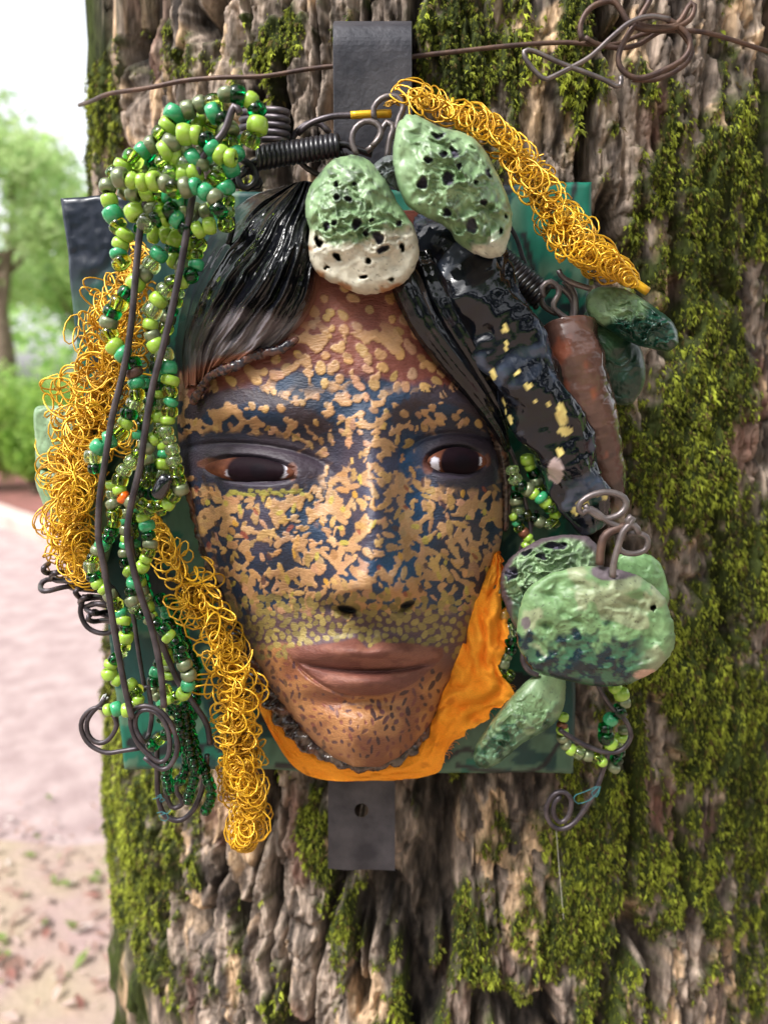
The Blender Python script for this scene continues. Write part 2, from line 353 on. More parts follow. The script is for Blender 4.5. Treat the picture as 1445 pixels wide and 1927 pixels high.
# ---------------------------------------------------------------- the mossy trunk
dense_a = np.linspace(R(-88), R(52), 740); back = np.linspace(R(52), R(272), 44)[1:-1]
ang = np.r_[dense_a, back]; NA = len(ang)
zt = P(722, -60, 0)[2] + .02; zb = P(722, 1990, 0)[2] - .02
zz = np.r_[np.linspace(-0.05, zb, 40)[:-1], np.linspace(zb, zt, 640), np.linspace(zt, 4.5, 50)[1:]]
NZ = len(zz); AA, ZZ = np.meshgrid(ang, zz); Sx = AA * RT
def trunk_field(S_, Z_):
    jag = (fbm(S_ * 170, Z_ * 60, 5, 3) - .5); wx = (fbm(S_ * 8, Z_ * 4, 3, 2) - .5) * .03 + jag * .006; wz = (fbm(S_ * 60, Z_ * 30, 9, 3) - .5) * .05
    g1 = fbm((S_ + wx) * 30, Z_ * 4.2, 21, 2); g2 = fbm((S_ + wx) * 62 + 9, Z_ * 8.5, 27, 2)
    fur = ss(.015, .13, np.abs(2 * g1 - 1)); fu2 = ss(.01, .16, np.abs(2 * g2 - 1))
    F1, F2, cid = voro((S_ + wx * 2) / .020, (Z_ + wz) / .052, 33); crack = ss(.0, .14, F2 - F1)
    f1, f2, c2 = voro((S_ + wx * 1.3) / .0085, (Z_ + wz * .6) / .026, 44)
    rough = fbm(S_ * 200, Z_ * 70, 61, 4, .6); ter = fbm((S_ + wx) * 70, (Z_ + wz * .4) * 15, 71, 4, .55)
    st = np.floor(ter * 15) / 15
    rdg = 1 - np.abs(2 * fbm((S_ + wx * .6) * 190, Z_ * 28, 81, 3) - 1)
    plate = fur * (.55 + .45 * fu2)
    h = fur * .015 + fu2 * fur * .006 + crack * plate * .0030 + (cid - .5) * .0050 * plate + (c2 - .5) * .0028 * plate + (st - .5) * .012 + (rough - .5) * .0060 + (rdg - .7) * .0035
    return h - .022, plate * (.6 + .4 * crack), cid, c2, rough, ter, rdg
h, plate, cid, c2, rough, ter, rdg = trunk_field(Sx, ZZ)
Rz = RT + np.clip(1.5 - ZZ, -.6, 1.6) * .035 + np.clip(.45 - ZZ, 0, 1) ** 2 * .5
Rz = Rz + (fbm(AA * 2 + 5, ZZ * 1.6, 77, 2) - .5) * .012
cyT = RT
def tpos(A_, Z_, rr): return np.stack([cxT + rr * np.sin(A_), cyT - rr * np.cos(A_) , Z_], -1)
V = tpos(AA, ZZ, Rz + h)
PX, PY, FW = proj(V)
mossmap = [(240, 1700, 60, 330, 1.3), (205, 1500, 35, 120, .9), (360, 1560, 45, 160, .6), (195, 230, 34, 130, 1.6), (340, 80, 40, 110, 1.2), (215, 60, 40, 90, .9), (540, 60, 90, 100, .9), (480, 110, 40, 60, .6),
 (900, 110, 120, 110, .9), (1010, 60, 90, 90, .5), (1150, 330, 110, 230, .85), (1330, 700, 75, 600, 1.1), (1250, 250, 70, 150, .6), (1400, 250, 50, 220, .5), (600, 1560, 50, 90, .9), (470, 1800, 55, 130, .8), (700, 1720, 80, 100, .7), (620, 1830, 60, 90, .5),
 (960, 1620, 110, 170, .9), (1130, 1750, 140, 200, .85), (1400, 1650, 70, 280, 1.1), (1200, 1500, 70, 200, .8), (840, 1880, 60, 90, .6), (800, 1500, 40, 60, .3), (1250, 1000, 60, 300, .7), (1400, 1150, 60, 250, .6)]
baremap = [(270, 200, 45, 160, 1.0), (430, 1750, 22, 200, .5), (500, 1600, 60, 130, 1.2), (1010, 260, 50, 90, 1.1), (570, 220, 50, 70, 1.2), (400, 60, 30, 120, .6), (1425, 720, 30, 170, .9), (1300, 1800, 40, 130, 1.3), (1140, 1560, 16, 70, .6), (690, 1850, 25, 90, .8), (1220, 640, 22, 160, .7), (1370, 60, 40, 70, .8), (790, 1620, 35, 100, .9), (1080, 1860, 40, 60, .6), (850, 220, 60, 90, .3), (560, 1750, 30, 100, .5), (960, 1680, 16, 60, .5)]
def gmap(lst, X, Y): 
    r = 0
    for a, b, c, d, e in lst: r = r + e * np.exp(-((X - a) / c) ** 2 / 2 - ((Y - b) / d) ** 2 / 2)
    return r
vis = (FW > 0.05) & (np.abs(AA) < R(92))
mb = np.where(vis, gmap(mossmap, PX, PY) - gmap(baremap, PX, PY), .35)
mossn = fbm(Sx * 42, ZZ * 16, 91, 4, .6); mossf = fbm(Sx * 170, ZZ * 90, 93, 3)
moss = ss(.46, .60, (.155 * mb + .015) + .66 * mossn + .26 * mossf + .06 * (1 - abs(plate - .5)) - .10 )
moss = moss * ss(.1, .5, plate)
V = tpos(AA, ZZ, Rz + h + moss * (.0022 + .004 * mossf))
# colours
c = lin(64, 56, 52) + (lin(168, 150, 136) - lin(64, 56, 52)) * np.clip(.55 * ss(.3, .7, fbm(Sx * 60, ZZ * 16, 101, 4)) + .6 * ss(.42, .7, fbm(Sx * 220, ZZ * 60, 111, 3)) - .08, 0, 1)[..., None]
c = c + (lin(120, 84, 72) - c) * (ss(.55, .8, fbm(Sx * 30, ZZ * 12, 103, 3)) * .7)[..., None]
tan = ss(.69, .77, c2 * .35 + fbm(Sx * 42, ZZ * 17, 105, 3) * .75) * plate
tanpx = gmap([(1240, 500, 14, 70, .8), (985, 1730, 28, 60, .8), (1140, 1700, 40, 30, .5), (690, 1880, 26, 50, .7), (1180, 1700, 30, 20, .6), (1010, 230, 45, 80, .35), (780, 1590, 30, 40, .2), (440, 1840, 12, 60, .6)], PX, PY)
tan = np.clip(np.maximum(tan, ss(.25, .5, tanpx * (.5 + ter))), 0, 1)
c = c + (lin(204, 172, 138) - c) * (tan * .8)[..., None]
c = c * ((.20 + .80 * ss(0, .75, plate)) * (.55 + .55 * ss(.40, .85, rdg)))[..., None]                  # darker in the fissures and between the fine ridges
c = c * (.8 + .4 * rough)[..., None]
mc = lin(30, 34, 16) + (lin(66, 76, 28) - lin(30, 34, 16)) * mossf[..., None]
c = c + (mc - c) * moss[..., None]
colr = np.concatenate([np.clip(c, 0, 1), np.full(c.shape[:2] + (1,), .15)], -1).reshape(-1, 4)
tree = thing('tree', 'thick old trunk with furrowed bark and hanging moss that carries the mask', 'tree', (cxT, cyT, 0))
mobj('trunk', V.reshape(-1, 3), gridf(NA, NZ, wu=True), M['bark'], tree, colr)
# moss sprigs
nrm = np.stack([np.sin(AA), -np.cos(AA), np.zeros_like(AA)], -1)
ii = np.flatnonzero((moss.ravel() > .3) & (np.abs(AA.ravel()) < R(92)) & (ZZ.ravel() > zb) & (ZZ.ravel() < zt))
wgt = moss.ravel()[ii] ** 1.5; NS = 92000
pick = rng.choice(ii, NS, p=wgt / wgt.sum()); Vf = V.reshape(-1, 3); base = Vf[pick] + rng.normal(0, .0006, (NS, 3))
nn = nrm.reshape(-1, 3)[pick]; tg = np.stack([-nn[:, 1], nn[:, 0], np.zeros(NS)], -1)
clump = fbm(Sx.ravel()[pick] * 60, ZZ.ravel()[pick] * 40, 120, 2)
Ls = (.0017 + .0040 * rng.random(NS) ** 1.5 * (.5 + clump)); out = nn * rng.uniform(.10, .60, NS)[:, None] + tg * rng.normal(0, .45, NS)[:, None] + np.array([0, 0, -1]) * rng.uniform(.2, 1.0, NS)[:, None]
out /= np.linalg.norm(out, axis=1)[:, None]
leftness = ss(330, 190, PX.ravel()[pick]) * ss(1250, 1500, PY.ravel()[pick])
cb = lin(44, 52, 20) + (lin(182, 192, 70) - lin(44, 52, 20)) * np.clip(rng.random(NS) * .7 + (clump - .4) * .9, 0, 1)[:, None]
cb = cb + (lin(176, 186, 70) - cb) * (leftness * .55)[:, None]
brn = rng.random(NS) < .18; cb[brn] = lin(92, 80, 44)
Vs = []; Fs = []; Cs = []
for b in range(3):          # three blades on a sprig, side ones shorter
    side = np.cross(out, nn + rng.normal(0, .3, (NS, 3))); side /= np.linalg.norm(side, axis=1)[:, None]
    dirb = out + (0 if b == 0 else 1) * side * rng.uniform(-1.1, 1.1, NS)[:, None]; dirb /= np.linalg.norm(dirb, axis=1)[:, None]
    l = Ls * (1 if b == 0 else .62) ; st = base + out * (Ls * (0, .1, .35, .6)[b])[:, None]
    wd = side * (l * .15)[:, None]; mid = st + dirb * (l * .5)[:, None] + nn * (l * .10)[:, None]; tip = st + dirb * l[:, None] + np.array([0, 0, -1]) * (l * .25)[:, None]
    Vb = np.stack([st, mid - wd, tip, mid + wd], 1).reshape(-1, 3); Vs.append(Vb); Cs.append(np.repeat(cb * rng.uniform(.6, 1.35, NS)[:, None], 4, 0))
Vs = np.vstack(Vs); F = np.arange(len(Vs)).reshape(-1, 4); Cs = np.vstack(Cs)
mo = mobj('moss', Vs, F, M['moss'], tree, np.c_[np.clip(Cs, 0, 1), np.full(len(Cs), .2)], False); mo['kind'] = 'stuff'

# limbs and the leafy crown of the same tree, over the camera: they shade the trunk
limb = Acc(); cs = []
rs_ = np.random.default_rng(5)
for i in range(16):
    th = R(-70) + R(230) * (i * .618 % 1) + rs_.uniform(-.2, .2); rr_ = rs_.uniform(1.4, 4.0); e = np.array([cxT + math.cos(th) * rr_, cyT + math.sin(th) * rr_, rs_.uniform(3.6, 5.6)]); b0 = np.array([cxT, cyT, 3.0 + 1.2 * rs_.random()])
    V_, F_, _ = sweep(cr([b0, (b0 + e) / 2 + [0, 0, .35], e], 14), np.linspace(.12, .025, 14), 7, False); limb.add(V_, F_)
    cs.append((e, rs_.uniform(.8, 1.3))); cs.append(((b0 + 2 * e) / 3 + [0, 0, .5], rs_.uniform(.7, 1.1)))
limb.build('limbs', m_trunk, tree)
V_, F_, C_ = blob_leaves(cs, CROWN_N, .10, (lin(70, 110, 40), lin(130, 165, 70)), .6); mobj('crown', V_, F_, M['leaf'], tree, C_, False)

# ================================================================= slabs, patches, lumpy tubes
def slab(name, outline, d0, thick, hf, cf, mat, parent=None, na=200, nr=64, bulge=.006, grad=(0, 0), centre=None, jag=1.0, loc=None, seed=0):
    ol = cr(outline, na, True); cx, cy = centre or ol.mean(0)
    th = np.arange(na); jn = (fbm(th * .35, np.full(na, seed * 3.3), seed, 3) - .5); jn = jn * np.minimum(1, np.minimum(th, na - th) / 8)
    dirv = ol - [cx, cy]; ol = [cx, cy] + dirv * (1 + jag * .05 * jn)[:, None]
    rr = np.r_[np.linspace(0.0, .90, nr), .935, .965, .985, .997, 1.0, .997, .985, .95, .85, .5, .02]; nf = nr
    ed = np.r_[np.ones(nr), .97, .88, .74, .55, .38, .2, .08, 0, 0, 0, 0]
    front = np.arange(len(rr)) < nr + 4
    X = cx + (ol[:, 0] - cx)[None] * rr[:, None]; Y = cy + (ol[:, 1] - cy)[None] * rr[:, None]
    hh = hf(X, Y); fade = ss(1.02, .8, rr)[:, None] * front[:, None]
    D = d0 + thick * ed[:, None] + (bulge * (1 - rr ** 2))[:, None] * front[:, None] + hh * fade + grad[0] * (X - cx) + grad[1] * (Y - cy)
    V = P(X, Y, D).reshape(-1, 3); C = cf(X, Y, hh, rr[:, None] + 0 * X).reshape(-1, 4)
    return mobj(name, V, gridf(na, len(rr), wu=True, flip=True), mat, parent, np.clip(C, 0, 1), loc=loc)
def mixc(a, b, t): return a + (b - a) * t[..., None]
def withg(c, g): return np.concatenate([c, np.broadcast_to(np.asarray(g, float), c.shape[:-1])[..., None]], -1)

# ---------------------------------------------------------------- iron strap
st = thing('metal_strap', 'dark grey iron strap hooked at the top, running down behind the board', 'metal strap', P(690, 200, .03))
def plate_strip(path, w0, th_, name, n=60):
    """path: (px centre, py, d, half width px)"""
    p = cr(path, n); Lf = P(p[:, 0] - p[:, 3], p[:, 1], p[:, 2]); Rt = P(p[:, 0] + p[:, 3], p[:, 1], p[:, 2])
    c = (Lf + Rt) / 2; T = np.gradient(c, axis=0); T /= np.linalg.norm(T, axis=1)[:, None]; X = np.array([1.0, 0, 0]); Nn = np.cross(X, T); Nn /= np.linalg.norm(Nn, axis=1)[:, None]
    hw = (Rt - Lf)[:, 0] / 2
    prof = [(-1, -.7), (-.985, -1), (.985, -1), (1, -.7), (1, .7), (.985, 1), (-.985, 1), (-1, .7)]
    V = np.stack([c + X * (hw * a)[:, None] + Nn * (th_ * b) for a, b in prof], 1).reshape(-1, 3)
    F = [list(f) for f in gridf(8, n, wu=True)] + [list(range(8))[::-1], [(n - 1) * 8 + i for i in range(8)]]
    return mobj(name, V, F, M['iron'], st, smooth=False)
plate_strip([(702, 1000, .020, 66), (702, 560, .026, 70), (702, 300, .036, 73), (701, 110, .042, 74), (701, 62, .040, 74), (701, 50, .034, 74), (702, 46, .022, 73.5), (703, 52, .004, 73), (703, 70, -.012, 72)], 0, .0016, 'hook_plate')
def hole_plate():
    # lower end of the strap with its round screw hole
    cx, cy, r = 680, 1525, 13; x0, x1, y0, y1 = 617.5, 743, 1440, 1637; n = 32; d0 = .024; dep = lambda y: d0
    a = np.arange(n) * 2 * math.pi / n; ring = np.stack([cx + r * np.cos(a), cy + r * np.sin(a)], -1)
    def sq(t, hw): c_, s_ = math.cos(t), math.sin(t); k = hw / max(abs(c_), abs(s_)); return cx + k * c_, cy + k * s_
    mid = np.array([sq(t, 34) for t in a]); out = []
    for t in a:
        c_, s_ = math.cos(t), math.sin(t); ks = []
        if c_ > 1e-6: ks.append((x1 - cx) / c_)
        if c_ < -1e-6: ks.append((x0 - cx) / c_)
        if s_ > 1e-6: ks.append((y1 - cy) / s_)
        if s_ < -1e-6: ks.append((y0 - cy) / s_)
        k = min(ks); out.append((cx + k * c_, cy + k * s_))
    out = np.array(out)
    for cxy in ((x0, y0), (x1, y0), (x1, y1), (x0, y1)):
        i = np.argmin(np.hypot(out[:, 0] - cxy[0], out[:, 1] - cxy[1])); out[i] = cxy
    out[:, 1] += np.where(out[:, 1] > y1 - 1, (fbm(out[:, 0] * .05, out[:, 0] * 0, 4) - .5) * 8, 0)
    rings = [ring, mid, out]; V = []
    for dd in (d0, d0 - .004):
        for q in rings: V.append(P(q[:, 0], q[:, 1], dd))
    V = np.vstack(V); F = [gridf(n, 3, wu=True), gridf(n, 3, wu=True, off=3 * n, flip=True)]
    i = np.arange(n); j = (i + 1) % n
    F.append(np.stack([i, j, j + 3 * n, i + 3 * n], -1)[:, ::-1]); F.append(np.stack([2 * n + i, 2 * n + j, 5 * n + j, 5 * n + i], -1))
    mobj('lower_plate', V, np.vstack(F), M['iron'], st, smooth=False)
hole_plate()

# ---------------------------------------------------------------- painted board
def board():
    nu, nv = 170, 190; u, v = np.meshgrid(np.linspace(0, 1, nu), np.linspace(0, 1, nv))
    TL, TR, BR, BL = (115, 372), (1113, 343), (1079, 1456), (236, 1447)
    X = (TL[0] * (1 - u) + TR[0] * u) * (1 - v) + (BL[0] * (1 - u) + BR[0] * u) * v
    Y = (TL[1] * (1 - u) + TR[1] * u) * (1 - v) + (BL[1] * (1 - u) + BR[1] * u) * v
    X = X + (fbm(v * 9, u * 0 + 3, 5, 3) - .5) * 9 * np.abs(2 * u - 1) ** 8; Y = Y + (fbm(u * 12, v * 0, 6, 3) - .5) * 8 * np.abs(2 * v - 1) ** 8
    wx = fbm(X * .012, Y * .012, 31, 3) * 60; n1 = fbm((X + wx) * .013, (Y + wx) * .016, 33, 3); n2 = fbm((X - wx) * .016, (Y + wx) * .014, 37, 3)
    c = np.broadcast_to(lin(72, 104, 84), X.shape + (3,)).copy()
    c = mixc(c, lin(6, 58, 56), ss(.50, .53, n1)); c = mixc(c, lin(8, 92, 74), ss(.56, .58, n2)); c = mixc(c, lin(12, 24, 30), ss(.66, .68, n1 * .6 + n2 * .45))
    ul = ss(330, 230, X + (n1 - .5) * 200) * ss(640, 480, Y + (n2 - .5) * 120); c = mixc(c, lin(24, 32, 48), ul)
    ur = ss(960, 1000, X) * ss(520, 470, Y); c = mixc(c, lin(6, 96, 78), ur)
    for pts, wd in (([(1082, 345), (1072, 400), (1060, 450)], 4), ([(860, 1440), (930, 1452), (1010, 1448), (1052, 1398)], 4), ([(985, 440), (1000, 500), (1010, 560)], 5), ([(520, 1440), (600, 1444)], 4), ([(840, 1425), (880, 1410), (905, 1430)], 4)):
        q = cr(pts, 60); D = np.full(X.shape, 1e9)
        for a, b in q: D = np.minimum(D, (X - a) ** 2 + (Y - b) ** 2)
        c = mixc(c, lin(18, 20, 26), ss((wd + 2) ** 2, (wd - 2) ** 2, D))
    hg = (fbm(X * .03, Y * .012, 41, 4) - .5) * .0022 + ul * (fbm(X * .05, Y * .05, 45, 3) - .5) * .003
    d0, th_ = .036, .013
    edge = np.minimum(np.minimum(u, 1 - u) * nu, np.minimum(v, 1 - v) * nv); d = d0 + hg - .0015 * (edge < .5)
    Vf_ = P(X, Y, d).reshape(-1, 3); Bk = Vf_.reshape(nv, nu, 3)[[0, -1]][:, [0, -1]].copy(); 
    col = withg(c, .35 + .45 * ul)
    # rim: a shifted copy of the border loop closes the box
    loop = np.r_[np.arange(nu), np.arange(1, nv) * nu + nu - 1, (nv - 1) * nu + np.arange(nu - 2, -1, -1), np.arange(nv - 2, 0, -1) * nu]
    rim = Vf_[loop] + [0, th_, 0]; n0 = nu * nv; m = len(loop); i = np.arange(m); j = (i + 1) % m
    F = [list(f) for f in gridf(nu, nv, flip=True)] + [[loop[a], loop[b], n0 + b, n0 + a] for a, b in zip(i, j)] + [[n0 + k for k in range(m)][::-1]]
    edgec = np.clip(col.reshape(-1, 4)[loop] * [1.25, 1.25, 1.25, 1], 0, 1)
    return mobj('painted_board', np.vstack([Vf_, rim]), F, M['board'], None, np.vstack([col.reshape(-1, 4), edgec]))
props(board(), 'square board painted in teal, sage and dark green patches behind the mask', 'board')

# ---------------------------------------------------------------- orange cloth
def patch(name, curves, nu, nv, hf, cf, mat, parent=None, thick=.004, loc=None):
    """curves: list of pixel polylines (px,py,d) lofted side by side"""
    cs = np.stack([even(cr(c_, 120), nv) for c_ in curves], 0)          # k, nv, 3
    rows = [cr(cs[:, j], nu) if len(curves) > 2 else cs[0, j] + (cs[1, j] - cs[0, j]) * np.linspace(0, 1, nu)[:, None] for j in range(nv)]
    G = np.stack(rows, 0); u, v = np.meshgrid(np.linspace(0, 1, nu), np.linspace(0, 1, nv))
    dx, dy, h_ = hf(u, v, G); X = G[..., 0] + dx; Y = G[..., 1] + dy; D = G[..., 2] + h_
    C = cf(u, v, X, Y, h_); Vf_ = P(X, Y, D).reshape(-1, 3); n0 = nu * nv
    loop = np.r_[np.arange(nu), np.arange(1, nv) * nu + nu - 1, (nv - 1) * nu + np.arange(nu - 2, -1, -1), np.arange(nv - 2, 0, -1) * nu]
    Vb = Vf_ + [0, thick, 0]; m = len(loop); i = np.arange(m); j = (i + 1) % m
    F = np.vstack([gridf(nu, nv), gridf(nu, nv, off=n0, flip=True), np.stack([loop[i], loop[j], n0 + loop[j], n0 + loop[i]], -1)])
    return mobj(name, np.vstack([Vf_, Vb]), F, mat, parent, np.clip(np.vstack([C.reshape(-1, 4)] * 2), 0, 1), loc=loc)
def cl_h(u, v, G):
    s = v * 14; right = ss(.5, .62, v)
    fold = np.abs(np.sin((u * 2.2 + fbm(v * 7, u * 2, 4, 3) * 3.5) * math.pi)) * .005 * (.25 + right)
    fold = fold + np.abs(fbm(v * 16, u * 2.5, 8, 3) - .5) * .016 * right + (fbm(v * 30, u * 3, 7, 2) - .5) * .004 + (1 - np.abs(2 * fbm(v * 22 + u * 3, u * 5 - v * 6, 71, 3) - 1)) ** 4 * .0016
    fr = (fbm(v * 60, u * 0, 6, 3) - .5) * 16 * u ** 6 * (.25 + right)
    return fr, fr * .7, fold
def cl_c(u, v, X, Y, h_):
    c = mixc(np.broadcast_to(lin(244, 146, 34), X.shape + (3,)), lin(250, 166, 54), fbm(X * .03, Y * .03, 3, 2))
    c = mixc(c, lin(180, 92, 24), ss(.70, .78, fbm(X * .04, Y * .05, 12, 3)) * .5); return withg(c, .2)
cl = thing('orange_cloth', 'bright orange cotton cloth with frayed edges tucked behind the chin of the mask', 'cloth', P(800, 1400, .05))
patch('fabric', [
 [(520, 1230, .052), (560, 1320, .052), (610, 1370, .052), (690, 1385, .052), (760, 1350, .052), (810, 1300, .052), (830, 1240, .054), (850, 1180, .056), (870, 1120, .056), (890, 1080, .054), (915, 1046, .05)],
 [(498, 1260, .054), (535, 1380, .056), (600, 1425, .057), (690, 1440, .058), (785, 1420, .058), (835, 1345, .060), (880, 1275, .064), (900, 1200, .066), (905, 1130, .066), (920, 1080, .062), (930, 1042, .056)],
 [(474, 1285, .050), (505, 1370, .052), (565, 1452, .052), (660, 1470, .053), (815, 1457, .053), (852, 1398, .058), (962, 1308, .060), (940, 1262, .064), (955, 1190, .062), (950, 1080, .060), (938, 1035, .056)]],
 46, 260, cl_h, cl_c, M['cloth'], cl, .0008)
fr = Acc()
for k in range(90):
    t = random.random(); ol = [(815, 1457), (852, 1398), (905, 1350), (962, 1308), (940, 1262), (950, 1190), (948, 1080)]; q = cr(ol, 200)[int(t * 199)]
    a = random.uniform(-1.2, 1.2); l = random.uniform(5, 15); V, F, _ = sweep(wpath([(q[0] - 3, q[1], .060), (q[0] + l * .5 * math.cos(a), q[1] + l * .5 * math.sin(a), .062), (q[0] + l * math.cos(a + .5), q[1] + l * math.sin(a + .5), .061)], 6), .00012, 3, False); fr.add(V, F)
fo = fr.build('frayed_threads', m_plain('orange_thread', (244, 150, 40), .8), cl); fo['kind'] = 'stuff'
# ================================================================= THE MASK
mask = thing('clay_mask', 'painted clay face with gold blotches over blue, black glazed hair and closed brown lips', 'mask', P(680, 960, .05))
OL = np.array([(395, 505, 830), (420, 470, 850), (470, 430, 872), (520, 400, 890), (600, 362, 918), (700, 338, 940), (800, 334, 950), (850, 338, 952), (900, 347, 952), (1000, 372, 946), (1100, 412, 926), (1150, 434, 912), (1200, 460, 896), (1250, 482, 872), (1300, 508, 848), (1350, 545, 822), (1400, 590, 786), (1425, 622, 758), (1443, 665, 722)], float)
CW, CH, CX0, CY0 = 680, 1080, 310, 385         # paint canvas, one cell per photo pixel
yy, xx = np.mgrid[0:CH, 0:CW].astype(float); xx += CX0; yy += CY0
jit = lambda s, k, a: (fbm(xx * k, yy * k, s, 3) - .5) * a
def in_ell(cx, cy, rx, ry, ang=0, soft=.08, w=0):
    ca, sa = math.cos(ang), math.sin(ang); u = ((xx - cx) * ca + (yy - cy) * sa) / rx; v = (-(xx - cx) * sa + (yy - cy) * ca) / ry
    return ss(1 + soft, 1 - soft, np.sqrt(u * u + v * v) + w)
can = np.broadcast_to(lin(108, 56, 46), (CH, CW, 3)).copy(); gl = np.full((CH, CW), .25)
can = mixc(can, lin(126, 72, 58), ss(.4, .7, fbm(xx * .02, yy * .02, 4, 3)))
navy = ss(-14, 14, yy - 716 + jit(11, .02, 60) + 22 * np.cos((xx - 640) / 90)); nv = mixc(np.broadcast_to(lin(24, 34, 54), can.shape), lin(8, 62, 100), ss(90, 10, np.abs(xx - 750)) * ss(800, 880, yy) * .9 + .3 * ss(.5, .7, fbm(xx * .012, yy * .012, 15, 2)))
can = mixc(can, nv, navy)
can = mixc(can, lin(74, 56, 64), ss(.55, .7, fbm(xx * .01, yy * .008, 17, 2)) * navy * .5)
red_right = 0
# eyelids and sockets
lidL = in_ell(462, 868, 128, 52, .08, .45, jit(21, .05, .4)); lidR = in_ell(866, 858, 84, 56, .0, .45, jit(22, .05, .4))
lid = np.maximum(lidL, lidR); can = mixc(can, lin(52, 42, 52), lid * .95)
# upper lip zone, lips, chin
upl = ss(1130, 1160, yy + jit(25, .02, 26) - .0004 * (xx - 690) ** 2); can = mixc(can, lin(82, 60, 66), upl)
def lip_mask():
    top = 1208 - 9 * np.exp(-((xx - 672) / 26) ** 2) + 5 * np.exp(-((xx - 690) / 14) ** 2) + 12 * np.exp(-((xx - 692) / 13) ** 2) + .0005 * (xx - 690) ** 2; top = top + 4 * (fbm(xx * .05, yy * 0, 3, 2) - .5)
    bot = 1309 - 82 * np.abs((xx - 690) / 150) ** 2.3
    return ss(-3, 3, yy - top) * ss(-3, 3, bot - yy) * ss(0, 6, xx - 534) * ss(0, 6, 836 - xx)
lips = lip_mask()
chin = ss(-8, 8, yy - (1235 + 78 * np.exp(-((xx - 700) / 105) ** 4) - 22) + jit(27, .03, 16)) * (1 - ss(800, 850, xx) * ss(1300, 1240, yy))
can = mixc(can, mixc(np.broadcast_to(lin(158, 110, 70), can.shape), lin(128, 80, 56), ss(.45, .65, fbm(xx * .018, yy * .02, 29, 3))), chin); gl = gl + .25 * chin
# stamps of brush marks
def stamp(cx, cy, rx, ry, ang, col, g=None, a=1.0):
    global can, gl
    m = int(max(rx, ry) * 1.5 + 3); x0 = int(cx - CX0 - m); y0 = int(cy - CY0 - m)
    if x0 < 0 or y0 < 0 or x0 + 2 * m >= CW or y0 + 2 * m >= CH: return
    sl = (slice(y0, y0 + 2 * m), slice(x0, x0 + 2 * m)); X, Y = xx[sl] - cx, yy[sl] - cy; ca, sa = math.cos(ang), math.sin(ang)
    u = (X * ca + Y * sa) / rx; v = (-X * sa + Y * ca) / ry; th = np.arctan2(v, u); ph = random.random() * 6.28
    r = np.sqrt(u * u + v * v) * (1 + .05 * np.sin(3 * th + ph) + .07 * np.sin(2 * th + 2.3 * ph))
    t = ss(1.08, .94, r) * a; can[sl] = mixc(can[sl], np.asarray(col), t)
    if g is not None: gl[sl] = gl[sl] * (1 - t) + g * t
free = np.ones((CH, CW)); free[lid > .35] = 0
brow = np.zeros((CH, CW))
for pts, w in (([(362, 775), (410, 752), (480, 748), (540, 768), (606, 800)], 15), ([(752, 782), (790, 752), (835, 742), (885, 760), (930, 800)], 16)):
    q = cr(pts, 70); D = np.full((CH, CW), 1e9)
    for a, b in q: D = np.minimum(D, (xx - a) ** 2 + (yy - b) ** 2)
    brow = np.maximum(brow, ss(w + 5, w - 5, np.sqrt(D) + jit(33, .12, 16)))
can = mixc(can, lin(50, 38, 46), brow * .85)
gold = lambda: lin(*(np.array([172, 132, 92]) * random.uniform(.84, 1.08) + np.array([0, random.uniform(-6, 8), random.uniform(-14, 12)])))
def inside(x, y):
    i, j = int(y - CY0), int(x - CX0)
    if not (0 <= i < CH and 0 <= j < CW): return False
    return np.interp(y, OL[:, 0], OL[:, 1]) + 4 < x < np.interp(y, OL[:, 0], OL[:, 2]) - 3
def scatter(n, x0, x1, y0, y1, fn, mind, tries=30):
    pts = []
    for k in range(n * tries):
        if len(pts) >= n: break
        x, y = random.uniform(x0, x1), random.uniform(y0, y1)
        if not inside(x, y) or any((x - a) ** 2 + (y - b) ** 2 < mind * mind for a, b in pts[-220:]): continue
        if fn(x, y): pts.append((x, y))
    return pts
cell = lambda arr, x, y: arr[min(CH - 1, max(0, int(y - CY0))), min(CW - 1, max(0, int(x - CX0)))]
# forehead: rounder, looser spots
def forehead(x, y):
    if cell(brow, x, y) > .3 and random.random() < .9: return False
    if cell(lid, x, y) > .2: return False
    dens = .75 if y > 640 else .55
    return y < 830 and random.random() < dens
for x, y in scatter(150, 340, 950, 540, 835, forehead, 24):
    s = random.uniform(7, 11) if y > 600 else random.uniform(7, 10)
    ang = random.uniform(-.5, .5) + (math.pi / 2 if random.random() < .35 else .9); col = gold()
    if y > 735: s *= .72
    stamp(x, y, s * random.uniform(1, 1.35), s * random.uniform(.75, 1), ang, col, .5)
    if random.random() < .38: stamp(x + random.uniform(-1, 1) * s * 1.4, y + random.uniform(-1, 1) * s * 1.4, s * random.uniform(.7, 1.2), s * .7, random.uniform(0, 3), col, .5)
